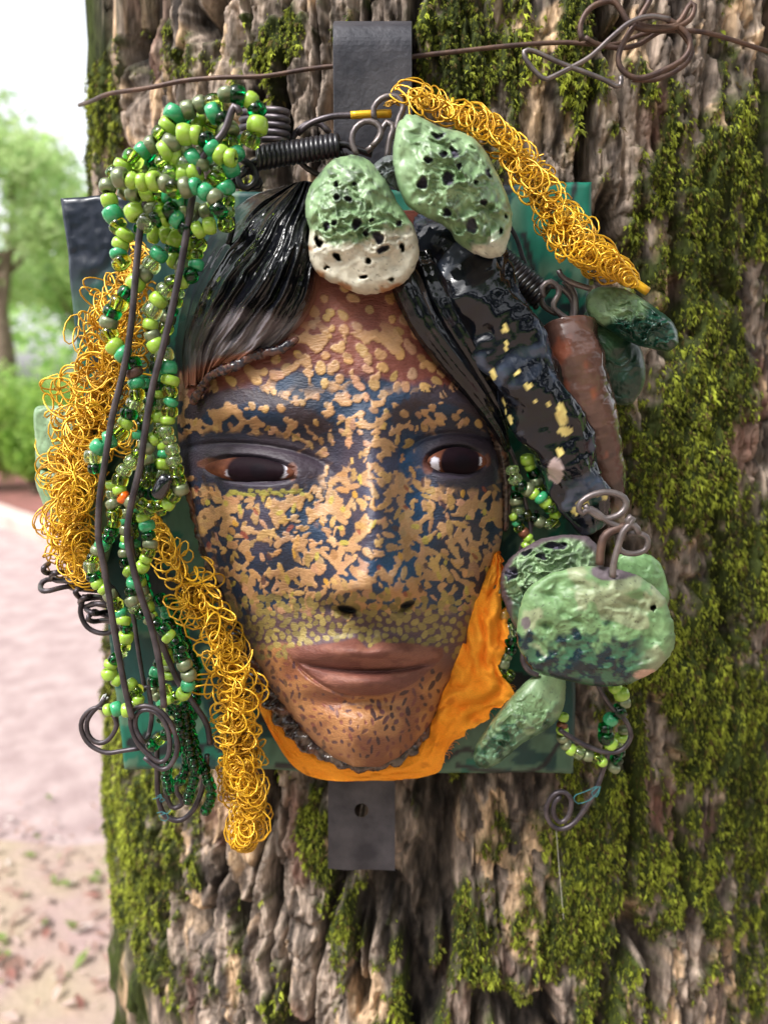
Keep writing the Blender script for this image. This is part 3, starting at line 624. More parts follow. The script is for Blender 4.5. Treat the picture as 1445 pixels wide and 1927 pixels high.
# merged brush patches of gold over the middle of the face
def patches(mask, thr, seed, kx=.043, ky=.036, rot=.5, amp=16):
    global can, gl
    ca, sa = math.cos(rot), math.sin(rot); wx_ = (fbm(xx * .05, yy * .05, seed, 2) - .5) * amp; wy_ = (fbm(xx * .05, yy * .05, seed + 2, 2) - .5) * amp
    U = (xx + wx_) * ca + (yy + wy_) * sa; W_ = -(xx + wx_) * sa + (yy + wy_) * ca; n_ = vn(U * kx * 1.9, W_ * ky, seed + 4) * .55 + vn(U * kx * 1.1 + 7, W_ * ky * 2.2, seed + 5) * .45
    t = ss(thr - .012, thr + .012, n_) * mask; tone = .86 + .24 * fbm(xx * .03, yy * .03, seed + 8, 3)
    can = mixc(can, lin(172, 132, 92) * tone[..., None] ** 2.0, t); gl = gl * (1 - t) + .5 * t
okz = (1 - ss(.15, .5, lid)) * (1 - lips) * (1 - ss(.3, .7, brow)) * ss(1165, 1130, yy + jit(88, .03, 40))
patches(okz * ss(870, 915, yy + jit(89, .03, 60)), .555, 301, .046, .040)
patches(okz * ss(870, 915, yy + jit(89, .03, 60)), .68, 371, .05, .045, -.7)
patches(okz * ss(720, 760, yy) * ss(930, 880, yy + jit(89, .03, 60)), .58, 311, .048, .042, 1.0)
patches(okz * ss(740, 700, yy + jit(89, .03, 60)) * ss(590, 640, yy), .60, 321, .034, .034, .9)
def cheek(x, y):
    if cell(lid, x, y) > .25 or cell(lips, x, y) > .1 or cell(brow, x, y) > .3: return False
    if y > 1158: return False
    return y > 790 and random.random() < (1 if y > 860 else .5)
for x, y in scatter(250, 335, 955, 790, 1160, cheek, 19):
    s = random.uniform(6, 10); ang = random.gauss(math.pi * .38, .5) if random.random() < .7 else random.gauss(-.5, .5); col = gold()
    if y < 880: s *= .75
    if x < 420 or x > 900: s *= .8
    if y > 1090: s *= .78
    stamp(x, y, s * random.uniform(1.0, 1.8), s * random.uniform(.5, .75), ang, col, .5)
    for _q in range(random.choice((0, 0, 1, 1, 2))): stamp(x + random.uniform(-1, 1) * s, y + random.uniform(-1, 1) * s * 1.3, s * random.uniform(.7, 1.3), s * .5, ang + random.uniform(-1, 1), col, .5)
for x, y in scatter(60, 350, 940, 900, 1140, lambda x, y: True, 26):
    c_ = random.choice([lin(168, 152, 66), lin(168, 152, 66), lin(186, 138, 50), lin(128, 62, 46), lin(70, 44, 48)]); stamp(x, y, random.uniform(5, 10), random.uniform(3, 5.5), random.gauss(1.3, .5), c_, .4, .85)
for k in range(26):
    stamp(430 + k * 5.5 + random.uniform(-3, 3), 925 + random.uniform(-5, 7), random.uniform(4, 7), 3.5, random.uniform(-.4, .4), lin(150, 144, 66), .3, .8)
def nearlip(x, y): return random.random() < ss(1112, 1175, y) and 1105 < y < 1215 + .0008 * (x - 690) ** 2 and cell(lips, x, y) < .1
for x, y in scatter(210, 420, 900, 1120, 1240, nearlip, 12):
    s = random.uniform(5, 9); c_ = lin(*(np.array([136, 120, 68]) * random.uniform(.85, 1.12))); stamp(x, y, s * 1.1, s * .8, random.uniform(0, 3), c_, .35, .95)
# chin dashes
for x, y in scatter(190, 500, 850, 1225, 1425, lambda x, y: cell(chin, x, y) > .7 and cell(lips, x, y) < .1, 13):
    k_ = 1.25 if x > 690 and y < 1370 else .95; stamp(x, y, k_ * random.uniform(3, 9), k_ * random.uniform(2, 3.6), random.gauss(.9, .5) if x < 640 else random.gauss(1.7, .7), random.choice([lin(44, 28, 40), lin(108, 60, 58), lin(46, 30, 40), lin(84, 50, 58)]) if x > 690 else random.choice([lin(70, 46, 56), lin(118, 66, 58), lin(104, 66, 60)]), .3, .9)
for x, y in scatter(70, 330, 960, 560, 1400, lambda x, y: (x < np.interp(y, OL[:, 0], OL[:, 1]) + 42) and y > 880, 12):
    stamp(x, y, random.uniform(4, 8), random.uniform(3, 4.5), 1.2, lin(60, 44, 40), .5, .7)
can = mixc(can, mixc(np.broadcast_to(lin(104, 60, 50), can.shape), lin(126, 80, 66), ss(.45, .65, fbm(xx * .02, yy * .06, 29, 3))), lips); gl = gl * (1 - lips) + .05 * lips
can = mixc(can, lin(86, 48, 46), ss(7, 2, np.abs(yy - 1264 + .0011 * (xx - 690) ** 2)) * ss(130, 80, np.abs(xx - 700)) * .6)
# brow hairs
for pts, up in (([(362, 762), (410, 740), (480, 738), (540, 756), (590, 780)], 1), ([(765, 760), (800, 742), (835, 732), (885, 746), (925, 785)], 1)):
    q = cr(pts, 34)
    for a, b in q: stamp(a + random.uniform(-2, 2), b + random.uniform(-4, 10), random.uniform(6, 11), 2.0, 1.3 + random.uniform(-.4, .4), lin(48, 36, 44), .3)
# orange clay shows at the corners of the eyes
for (a, b, rx, ry) in ((396, 872, 26, 10), (550, 888, 9, 18), (804, 874, 10, 20), (916, 866, 6, 14)):
    e = in_ell(a, b, rx, ry, 0, .2, jit(55, .08, .5)); can = mixc(can, lin(112, 66, 46), e * .7)
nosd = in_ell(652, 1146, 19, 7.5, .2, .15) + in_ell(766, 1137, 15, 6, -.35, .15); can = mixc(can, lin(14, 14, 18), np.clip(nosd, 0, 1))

def gs(X, Y, cx, cy, sx, sy, a, ang=0):
    ca, sa = math.cos(ang), math.sin(ang); u = (X - cx) * ca + (Y - cy) * sa; v = -(X - cx) * sa + (Y - cy) * ca
    return a * np.exp(-(u / sx) ** 2 / 2 - (v / sy) ** 2 / 2)
def face_h(X, Y):
    xl = np.interp(Y, OL[:, 0], OL[:, 1]); xr = np.interp(Y, OL[:, 0], OL[:, 2]); c0 = 668 + 0 * Y
    t = np.where(X < c0, (c0 - X) / np.maximum(c0 - xl, 1), (X - c0) / np.maximum(xr - c0, 1)); t = np.clip(t, 0, 1)
    v = np.where(Y < 850, (850 - Y) / 560, (Y - 850) / 620.)
    prof = np.clip(1 - t ** 2.1, 0, 1) ** .55; vert = np.clip(1 - np.abs(v) ** 2.2, 0, 1) ** .6
    lower = .012 * ss(1150, 1445, Y)
    h_ = .066 * prof * (.35 + .65 * vert) + lower * prof
    wn = 33 + 20 * ss(880, 1075, Y); ny = ss(740, 1075, Y) ** 1.2 * ss(1150, 1108, Y); h_ = h_ + (.006 * ss(720, 830, Y) * ss(1150, 1100, Y) + .031 * ny) * np.exp(-np.abs((X - (702 + .012 * (Y - 900))) / wn) ** 2.0 / 1.7)
    h_ = h_ + gs(X, Y, 650, 1103, 25, 26, .012) + gs(X, Y, 765, 1097, 23, 26, .012) - gs(X, Y, 652, 1147, 17, 7, .010, .2) - gs(X, Y, 766, 1138, 14, 6, .009, -.35)
    h_ = h_ - gs(X, Y, 470, 848, 100, 40, .012, .08) - gs(X, Y, 868, 838, 66, 42, .011) - gs(X, Y, 605, 870, 30, 60, .006) - gs(X, Y, 790, 860, 24, 55, .006)
    h_ = h_ + gs(X, Y, 474, 884, 66, 27, .010, .1) + gs(X, Y, 862, 868, 46, 30, .010)
    # eyelid folds: upper lid a ridge above the eyeball, crease above it
    for cx, cy, rx, ry, an in ((470, 884, 96, 30, .08), (858, 868, 62, 33, .0)):
        ca, sa = math.cos(an), math.sin(an); u = ((X - cx) * ca + (Y - cy) * sa) / rx; w = (-(X - cx) * sa + (Y - cy) * ca) / ry; rr = np.sqrt(u * u + w * w)
        h_ = h_ + .0019 * np.exp(-((rr - 1.12) / .34) ** 2) * (.35 + .65 * ss(.3, -.3, w)) - .0022 * np.exp(-((rr - 1.62) / .14) ** 2) * ss(0.1, -.3, w) - .0040 * ss(1.02, .70, rr)
    h_ = h_ + gs(X, Y, 480, 772, 105, 24, .006, .06) + gs(X, Y, 845, 760, 75, 24, .006, .1)
    h_ = h_ + gs(X, Y, 470, 1020, 85, 75, .008) + gs(X, Y, 862, 1010, 50, 75, .008) - gs(X, Y, 560, 1150, 26, 60, .004, -.5) - gs(X, Y, 838, 1130, 20, 60, .003, .4)
    h_ = h_ - gs(X, Y, 700, 1180, 12, 20, .003) + gs(X, Y, 690, 1230, 95, 16, .0115) + gs(X, Y, 655, 1220, 30, 12, .003) + gs(X, Y, 730, 1220, 30, 12, .003) - gs(X, Y, 692, 1212, 11, 12, .003)
    ml = 1264 - .0011 * (X - 690) ** 2; h_ = h_ - .0045 * np.exp(-((Y - ml) / 5) ** 2) * ss(150, 90, np.abs(X - 690))
    h_ = h_ + gs(X, Y, 692, 1284, 70, 15, .0105) - gs(X, Y, 690, 1322, 75, 11, .006) + gs(X, Y, 700, 1385, 70, 36, .009)
    edge = 1308 - 80 * np.abs((X - 690) / 150) ** 2.3; h_ = h_ - .0035 * np.exp(-((Y - edge - 2) / 4) ** 2) * ss(160, 120, np.abs(X - 690)) * ss(720, 640, X)
    h_ = h_ + (fbm(X * .02, Y * .02, 5, 3) - .5) * .0025
    return h_
def face():
    nu, nv = 340, 520; v = np.linspace(0, 1, nv); Yr = 396 + (1443 - 396) * (1 - (1 - v) ** 1.0); u = np.sin(np.linspace(-1, 1, nu) * math.pi / 2 * .92) / math.sin(math.pi / 2 * .92)
    xl = np.interp(Yr, OL[:, 0], OL[:, 1]); xr = np.interp(Yr, OL[:, 0], OL[:, 2])
    k = np.ones(9) / 9; xl[4:-4] = np.convolve(xl, k, 'valid'); xr[4:-4] = np.convolve(xr, k, 'valid')
    X = ((xl + xr) / 2)[:, None] + ((xr - xl) / 2)[:, None] * u[None]; Y = Yr[:, None] + 0 * X
    # bow the last rows into a rounded chin
    H = face_h(X, Y)
    i = np.clip((Y - CY0).astype(int), 0, CH - 1); j = np.clip((X - CX0).astype(int), 0, CW - 1)
    C = can[i, j]; G = gl[i, j]
    lum = C.mean(-1); H = H + .0005 * ss(.12, .25, lum)         # the gold dabs stand proud
    V = P(X, Y, .046 + H); V0 = V.reshape(-1, 3); n0 = len(V0)
    loop = np.r_[np.arange(nu), np.arange(1, nv) * nu + nu - 1, (nv - 1) * nu + np.arange(nu - 2, -1, -1), np.arange(nv - 2, 0, -1) * nu]
    rim = V0[loop].copy(); rim[:, 1] = -.036; m = len(loop); a = np.arange(m); b = (a + 1) % m
    F = np.vstack([gridf(nu, nv, flip=True), np.stack([loop[a], loop[b], n0 + b, n0 + a], -1)])
    col = np.vstack([withg(C, G).reshape(-1, 4), np.tile(np.r_[lin(54, 40, 40), .4], (m, 1))])
    return mobj('face', np.vstack([V0, rim]), F, M['face'], mask, col)
face()
# eyes
def eye(cx, cy, rx, ry, ang, irx, wr, wl):
    def cf(X, Y, h_, r):
        c = np.broadcast_to(lin(76, 46, 38), X.shape + (3,)).copy(); c = mixc(c, lin(108, 66, 48), fbm(X * .1, Y * .1, 3, 2))
        for (a, b, w_, hh) in (wl, wr):
            if w_: c = mixc(c, lin(206, 204, 218), ss(1.05, .9, np.sqrt(((X - a) / w_) ** 2 + ((Y - b) / hh) ** 2) + (fbm(X * .2, Y * .2, 8, 2) - .5) * .5))
        ir = ss(1.06, .95, np.sqrt(((X - irx) / (rx * .66)) ** 2 + ((Y - cy) / (ry * 1.25)) ** 2)); c = mixc(c, lin(26, 16, 22), ir)
        c = mixc(c, lin(20, 16, 22), ss(1.1, .7, np.sqrt(((X - irx - 4) / 17) ** 2 + ((Y - cy - 1) / 15) ** 2)) * .8)
        return withg(c, .15 + .15 * ir)
    ol = [(cx + rx * math.cos(a) * 1.0, cy + ry * math.sin(a) * (1 - .25 * abs(math.cos(a))) + math.tan(ang) * rx * math.cos(a)) for a in np.linspace(0, 2 * math.pi, 14, endpoint=False)]
    base = float(face_h(np.array([cx * 1.0]), np.array([cy * 1.0]))[0]) + .046; g = face_h(np.array([cx - 40., cx + 40.]), np.array([cy, cy])); gx = float((g[1] - g[0]) / 80) * .8
    slab('eye', ol, base + .0006, .0008, lambda X, Y: 0 * X, cf, M['eye'], mask, 64, 20, .0042, (gx, 0), jag=.3)
eye(470, 885, 84, 26, .06, 482, (532, 887, 8, 14), (430, 890, 7, 8)); eye(860, 868, 56, 28, 0, 866, (902, 868, 4, 8), (818, 876, 8, 17))
# hair, left swoop
def hair_fields(seed, ns=12, amp=.0060):
    def hf(u, v, G):
        w = u + (fbm(v * 4, u * 3, seed, 3) - .5) * .10
        s1 = fbm(w * ns, v * 2.0, seed + 1, 2); s2 = fbm(w * ns * 2.8, v * 3.5, seed + 2, 2); rid = 1 - np.abs(2 * s1 - 1)
        h_ = (rid - .6) * amp * 1.6 + (s2 - .5) * amp * .8; h_ = h_ + .0012 * (fbm(u * 60, v * 25, seed + 3, 3) - .5)
        e = np.minimum(np.minimum(u, 1 - u) * 9, 1)
        dx = (fbm(u * 14, v * 2, seed + 5, 3) - .5) * 20 * v ** 8; return dx, (fbm(u * 12, v, seed + 6, 3) - .5) * 26 * v ** 8, h_ * e - (1 - e) * .006
    return hf
def hl_c(u, v, X, Y, h_):
    c = np.broadcast_to(lin(13, 14, 19), X.shape + (3,)).copy()
    gr = ss(.35, .62, fbm(u * 6, v * 4, 5, 3) * .6 + ss(.52, .85, v) * .55 - .12) * ss(.42, .70, v) ; c = mixc(c, lin(112, 104, 108), gr * .75 * ss(.12, .35, u))
    dk = ss(.62, .7, fbm(u * 22 + 3, v * 5, 8, 2)) * .8; c = mixc(c, lin(14, 15, 20), dk)
    tr = ss(.90, .96, v + .05 * (fbm(u * 20, v * 6, 9, 2) - .5)); c = mixc(c, lin(128, 80, 60), tr)
    tr2 = ss(.90, .985, u) * ss(.3, .5, v); c = mixc(c, lin(122, 82, 68), tr2 * .85)
    return withg(c, 1.0 - .5 * gr - .55 * np.maximum(tr, tr2))
patch('hair', [
 [(545, 346, .052), (470, 372, .050), (405, 432, .048), (366, 505, .048), (340, 590, .048), (330, 660, .048), (333, 742, .050)],
 [(562, 342, .078), (505, 395, .086), (455, 460, .088), (410, 530, .086), (380, 600, .083), (362, 660, .079), (358, 728, .074)],
 [(575, 340, .090), (548, 410, .104), (520, 475, .110), (480, 545, .110), (440, 605, .104), (405, 655, .096), (385, 706, .086)],
 [(592, 345, .082), (586, 410, .104), (570, 480, .114), (548, 550, .116), (520, 600, .113), (480, 650, .106), (440, 680, .098)],
 [(612, 360, .066), (608, 420, .088), (604, 490, .104), (602, 545, .108), (582, 600, .108), (552, 632, .106), (515, 655, .102)]],
 170, 230, hair_fields(3), hl_c, M['glaze'], mask, .010)
# crimped lower edge of the hair
def lumpy(name, pts, rads, nphi, ns, rf, cf, mat, parent=None, flat=1.0, loc=None):
    p = cr([(a, b, c_) for a, b, c_ in pts], 240); w = even(P(p[:, 0], p[:, 1], p[:, 2]), ns); s = np.linspace(0, 1, ns)
    r = np.interp(s, np.linspace(0, 1, len(rads)), rads) * mpp(float(np.mean([q[2] for q in pts]))); _, _, (T, Nn, Bn) = sweep(w, r, 3, False)
    yv = np.array([0, -1.0, 0]); Nn = yv - T * (T @ yv)[:, None]; Nn /= np.linalg.norm(Nn, axis=1)[:, None]; Bn = np.cross(T, Nn)
    ph = np.arange(nphi) * 2 * math.pi / nphi; S_, PH = np.meshgrid(s, ph, indexing='ij'); k = rf(S_, PH)
    capr = np.sqrt(np.clip(np.minimum(S_, 1 - S_) / .02, 0, 1)); rr = r[:, None] * k * (.25 + .75 * capr)
    V = w[:, None] + rr[..., None] * (np.cos(PH)[..., None] * Nn[:, None] * flat + np.sin(PH)[..., None] * Bn[:, None]); px, py, _ = proj(V)
    C = cf(S_, PH, k, px, py); V = V.reshape(-1, 3); F = [list(f) for f in gridf(nphi, ns, wu=True)] + [list(range(nphi))[::-1], [(ns - 1) * nphi + i for i in range(nphi)]]
    return mobj(name, V, F, mat, parent, np.clip(C.reshape(-1, 4), 0, 1), loc=loc)
def crimp_c(s, ph, k, X, Y): c = mixc(np.broadcast_to(lin(92, 62, 54), X.shape + (3,)), lin(46, 42, 50), ss(.4, .6, fbm(s * 40, ph, 3, 2))); return withg(c, .7)
lumpy('hair_edge', [(562, 636, .110), (530, 656, .108), (500, 664, .106), (470, 672, .103), (440, 690, .100), (412, 700, .096), (392, 712, .090), (378, 735, .084), (362, 760, .078)], [6, 9, 8, 9, 7, 8, 7], 14, 200,
      lambda s, ph: 1 + .55 * (fbm(s * 46, np.cos(ph) + 3, 5, 2) - .5) + .9 * (fbm(s * 22 + np.sin(ph), np.cos(ph) * 2 + 9, 77, 2) - .5), crimp_c, M['glaze'], mask)
def rim_c(s, ph, k, X, Y):
    c = mixc(np.broadcast_to(lin(46, 36, 34), X.shape + (3,)), lin(92, 78, 68), ss(.45, .65, fbm(s * 60, ph * 1.5, 13, 3))); c = mixc(c, lin(112, 64, 44), ss(.6, .75, fbm(s * 25, ph, 14, 2)) * .7); return withg(c, .85)
lumpy('rim', [(352, 905, .060), (372, 985, .056), (402, 1080, .052), (440, 1175, .052), (486, 1265, .052), (535, 1345, .056), (585, 1400, .060), (640, 1428, .064), (692, 1438, .066), (745, 1424, .064), (788, 1390, .060), (815, 1345, .056)], [7, 9, 11, 13, 16, 20, 22, 20, 15, 15, 16, 9], 18, 460,
      lambda s, ph: 1 + .7 * (fbm(s * 80, np.cos(ph) * 1.5 + 3, 25, 3) - .5) + .2 * np.sin(s * 150 + 3 * np.sin(ph)), rim_c, M['glaze'], mask)
# hair locks along the right temple
def black_c(s, ph, k, X, Y):
    c = np.broadcast_to(lin(13, 15, 21), X.shape + (3,)).copy(); c = mixc(c, lin(46, 36, 38), ss(.66, .7, fbm(s * 8, np.cos(ph) * 2 + 5, 8, 3)) * .7); return withg(c, .97)
def stri(seed, tw=2.0, n=5, a=.16): return lambda s, ph: 1 + a * np.abs(np.sin((ph * n + s * tw * 6.28) / 2)) - a * .5 + .22 * (fbm(s * 18, np.cos(ph) * 1.5 + np.sin(ph) * .7 + 4, seed, 3) - .5)
lumpy('hair_lock', [(745, 470, .098), (768, 540, .108), (800, 610, .108), (842, 672, .102), (892, 735, .090), (935, 800, .076), (955, 850, .064)], [20, 26, 24, 22, 19, 15, 8], 30, 260, stri(3, .6, 9, .22), black_c, M['glaze'], mask)
lumpy('hair_lock', [(795, 480, .088), (815, 550, .098), (850, 620, .098), (890, 690, .090), (925, 750, .080), (950, 810, .068)], [24, 30, 28, 25, 20, 12], 30, 260, stri(7, .9, 8, .22), black_c, M['glaze'], mask)
lumpy('hair_lock', [(905, 735, .078), (930, 800, .070), (945, 860, .062), (952, 930, .056), (950, 1000, .052)], [14, 14, 12, 9, 6], 20, 120, stri(9, .9, 6, .15), rim_c, M['glaze'], mask)
def braid_c(s, ph, k, X, Y):
    c = np.broadcast_to(lin(14, 17, 25), X.shape + (3,)).copy(); c = mixc(c, lin(74, 84, 104), ss(.50, .66, fbm(s * 16, np.cos(ph) * 2 + 5, 8, 3)) * .6)  # blue grey blotches are glaze highlights put into the colour
    c = mixc(c, lin(24, 70, 50), ss(.55, .7, fbm(s * 14 + 7, np.cos(ph) * 2 + 5, 9, 3)) * ss(.5, .8, s) * .9)
    m = np.zeros(X.shape)
    for a, b, rx, ry in ((951, 618, 5, 10), (952, 650, 3, 9), (928, 705, 6, 12), (992, 727, 8, 6), (946, 765, 5, 20), (960, 790, 4, 10), (1056, 780, 9, 22), (1062, 812, 12, 9), (1052, 850, 7, 8), (1008, 755, 4, 3), (1031, 763, 3, 6), (971, 702, 2, 4), (1096, 950, 11, 12), (1082, 962, 6, 9), (1122, 930, 9, 5), (976, 700, 4, 3), (1138, 935, 6, 6)):
        m = np.maximum(m, ss(1.15, .9, np.sqrt(((X - a - .15 * (Y - b)) / rx) ** 2 + ((Y - b) / ry) ** 2) + (fbm(X * .15, Y * .15, 5, 2) - .5) * .5))
    m = m * (np.cos(ph) > 0); c = mixc(c, lin(226, 206, 128), m)
    m2 = ss(1.15, .95, np.sqrt(((X - 1045) / 15) ** 2 + ((Y - 886) / 22) ** 2) + (fbm(X * .15, Y * .15, 5, 2) - .5) * .4) * (np.cos(ph) > 0); c = mixc(c, lin(196, 176, 176), m2)
    return withg(c, .98 - .6 * m2)
lumpy('braid', [(770, 430, .072), (815, 462, .084), (868, 512, .090), (920, 590, .092), (965, 670, .092), (1010, 750, .088), (1052, 830, .082), (1082, 900, .076), (1105, 965, .070), (1112, 1000, .064)], [36, 58, 68, 66, 61, 58, 57, 54, 46, 30], 72, 460,
      lambda s, ph: 1 + .13 * np.sin(3 * ph + s * 26) + .38 * (fbm(s * 15, np.cos(ph) * 1.2 + 3, 11, 3) - .5) + .16 * (fbm(s * 26, ph * 1.6 + 6, 12, 3) - .5) + .22 * (1 - np.abs(2 * fbm(s * 9 + ph * .3, np.cos(ph) * 2.4 + np.sin(ph) * 2 + 9, 14, 3) - 1)) - .12, braid_c, M['glaze'], mask, .62)
def roll_c(s, ph, k, X, Y):
    c = mixc(np.broadcast_to(lin(58, 42, 38), X.shape + (3,)), lin(92, 66, 58), ss(.35, .65, fbm(s * 9, np.cos(ph) * 2 + 5, 18, 3))); c = mixc(c, lin(140, 76, 54), ss(.60, .72, fbm(s * 9, ph * 1.3 + 8, 28, 3)) * .6)
    c = mixc(c, lin(140, 128, 110), ss(.82, .9, s) * .6); return withg(c, .85)
lumpy('clay_roll', [(1062, 606, .064), (1072, 660, .068), (1094, 740, .070), (1116, 810, .066), (1138, 880, .060), (1154, 950, .054), (1160, 990, .048)], [50, 54, 52, 47, 38, 26, 15], 48, 320,
      lambda s, ph: 1 + .13 * (1 - np.abs(2 * fbm(s * 10 + .5 * ph, np.cos(ph) * 1.8 + 3, 35, 3) - 1)) - .08 + .26 * (fbm(s * 7 + np.sin(ph), np.cos(ph) + 3, 31, 3) - .5) + .05 * (fbm(s * 40, np.cos(ph) * 4 + 3, 33, 2) - .5), roll_c, M['glaze'], mask)

# ================================================================= GREEN CLAY DISCS
GREEN = lin(132, 158, 118); GREEN2 = lin(110, 138, 98); CREAM = lin(198, 194, 178); DARKG = lin(14, 54, 42); CLAY = lin(92, 82, 86)
def pitf(pits, soft=False):
    def f(X, Y, hf=None):
        X, Y = X + (fbm(X * .08, Y * .08, 91, 2) - .5) * 11, Y + (fbm(X * .08, Y * .08, 92, 2) - .5) * 11
        m = np.zeros(X.shape); rim = np.zeros(X.shape)
        for a, b, rx, ry, an in pits:
            ca, sa = math.cos(an), math.sin(an); r = np.sqrt((((X - a) * ca + (Y - b) * sa) / rx) ** 2 + ((-(X - a) * sa + (Y - b) * ca) / ry) ** 2)
            m = np.maximum(m, np.exp(-r * r * 1.2) if soft else ss(1.15, .85, r)); rim = np.maximum(rim, np.exp(-((r - 1.35) / .4) ** 2))
        return m, rim
    return f
def crumple(X, Y, seed, k=.045):
    w = (fbm(X * .03, Y * .03, seed, 3) - .5) * 60; w2 = (fbm(X * .03, Y * .03, seed + 5, 3) - .5) * 60
    r1 = 1 - np.abs(2 * fbm((X + w) * k * .75, (Y + w2) * k * 1.1, seed + 3, 2) - 1); r2 = 1 - np.abs(2 * fbm((X - w2) * k * 1.6, (Y + w) * k * 2.0, seed + 9, 3) - 1)
    return ss(.55, 1, r1) * .9 + ss(.5, 1, r2) * .35
def disc(label, outline, d0, th_, pits=(), seed=1, amp=.004, crk=.045, crmask=None, colour=None, bulge=.007, grad=(0, 0), hole=(), dent=False, gloss=.55, na=170, nr=58, name='clay_disc', cat='clay disc'):
    pf = pitf(pits, dent); hf_ = pitf(hole)
    def hf(X, Y):
        m, rim = pf(X, Y); m2, _ = hf_(X, Y); cm = crmask(X, Y) if crmask else 1.0
        return crumple(X, Y, seed, crk) * amp * cm - m * (.0026 if dent else .0030) + rim * (0 if dent else .0020) - m2 * .008 + (fbm(X * .02, Y * .02, seed + 40, 2) - .5) * .006
    def cf(X, Y, h_, r):
        m, rim = pf(X, Y); m2, _ = hf_(X, Y); c = mixc(np.broadcast_to(GREEN, X.shape + (3,)), GREEN2, ss(.35, .7, fbm(X * .03, Y * .03, seed + 50, 3)))
        cm = crmask(X, Y) if crmask else 1.0; cr_ = crumple(X, Y, seed, crk); c = mixc(c, lin(74, 88, 72), ss(.75, 1.1, cr_) * cm * .8 * ss(.35, .6, fbm(X * .08, Y * .08, seed + 60, 3)))
        g = gloss * np.ones(X.shape)
        if colour: c, g = colour(X, Y, c, g, r)
        c = mixc(c, lin(64, 100, 66) if dent else lin(78, 74, 90), m * (.3 if dent else 1)); g = g * (1 - m) + (g if dent else .2) * m; c = mixc(c, lin(30, 26, 26), m2)
        sp = ss(.80, .84, fbm(X * .35, Y * .35, seed + 70, 2)); c = mixc(c, lin(52, 50, 44), sp * .7); return withg(c, g)
    o = slab(name, outline, d0, th_, hf, cf, M['disc'], None, na, nr, bulge, grad, seed=seed); props(o, label, cat, 'green glazed clay discs and leaves round the mask'); return o
def c_T1(X, Y, c, g, r):
    t = ss(-9, 9, Y - (452 + .16 * (X - 680) + 26 * np.sin((X - 560) / 45)) + (fbm(X * .04, Y * .04, 3, 3) - .5) * 30 + 12); c = mixc(c, mixc(np.broadcast_to(CREAM, c.shape), lin(176, 168, 150), fbm(X * .03, Y * .03, 7, 3)), t)
    c = mixc(c, lin(160, 116, 80), ss(.62, .7, fbm(X * .05, Y * .05, 21, 2)) * ss(.8, .98, r) * t); return c, g - .1 * t
T1m = lambda X, Y: ss(490, 430, Y + (fbm(X * .04, Y * .04, 3, 3) - .5) * 40) * .95 + .12
disc('crumpled green clay disc with a cream lower rim, hung over the middle of the forehead', [(602, 326), (628, 300), (665, 292), (700, 306), (730, 345), (752, 388), (778, 425), (788, 468), (780, 508), (757, 533), (722, 550), (680, 554), (640, 538), (604, 520), (584, 490), (580, 460), (583, 430), (574, 400), (580, 360)],
     .108, .012, [(672, 422, 9, 11, 0), (711, 447, 9, 9, 0), (720, 467, 11, 8, -.2), (614, 425, 6, 8, -.3), (629, 418, 5, 7, 0), (632, 370, 7, 8, 0), (655, 375, 6, 5, 0), (691, 438, 5, 6, 0), (748, 421, 5, 5, 0), (698, 414, 4, 4, 0), (634, 347, 5, 4, 0), (665, 346, 4, 4, 0)], 5, .0032, .042, T1m, c_T1, .009, (0, .00002), [(693, 492, 5, 5, 0), (634, 484, 7, 5, .5), (684, 522, 6, 4, .3), (757, 466, 4, 7, 0), (736, 522, 3, 3, 0), (614, 502, 4, 4, 0), (600, 455, 5, 12, -.5)])
def c_T2(X, Y, c, g, r):
    t = ss(-10, 10, (X - 905) * .6 + (Y - 425) * .9 + (fbm(X * .04, Y * .04, 5, 3) - .5) * 50 - 34); c = mixc(c, mixc(np.broadcast_to(lin(186, 196, 178), c.shape), CREAM, fbm(X * .03, Y * .03, 7, 3)), t); return c, g
disc('larger green clay disc with dark oval pits and white tip, beside the yellow wire', [(742, 262), (752, 226), (780, 215), (820, 236), (860, 246), (897, 265), (926, 308), (946, 350), (962, 392), (961, 430), (952, 468), (932, 485), (895, 478), (860, 456), (842, 430), (800, 408), (765, 386), (748, 345), (739, 300)],
     .104, .012, [(795, 344, 9, 10, 0), (843, 337, 11, 13, -.1), (808, 300, 8, 6, 0), (834, 292, 6, 5, 0), (853, 288, 6, 12, -.3), (840, 401, 8, 9, .3), (887, 423, 10, 13, -.1), (919, 324, 6, 10, -.3), (910, 379, 6, 6, 0), (894, 341, 4, 4, 0), (824, 255, 12, 5, 0), (864, 314, 4, 5, 0)], 8, .0042, .032, lambda X, Y: ss(750, 830, X) * .9 + .1, c_T2, .010, (-.00003, 0), [(940, 434, 4, 5, 0), (950, 405, 3, 5, 0)])
disc('small grey clay lump wedged between the two upper discs', [(695, 325), (712, 302), (735, 292), (755, 300), (760, 330), (752, 360), (735, 350), (712, 345)], .098, .010, [], 9, .004, .05, None, lambda X, Y, c, g, r: (mixc(c, lin(82, 82, 92), 0 * X + .85), g), .004, na=80, nr=24, name='clay_lump', cat='clay lump')
def c_R1(X, Y, c, g, r): t = ss(-14, 14, (X - 1150) * .55 + (Y - 590) * .9 + (fbm(X * .03, Y * .03, 5, 3) - .5) * 80 - 22); return mixc(c, mixc(np.broadcast_to(DARKG, c.shape), lin(60, 96, 80), ss(.6, .72, fbm(X * .08, Y * .08, 33, 3))), t), g + .15 * t
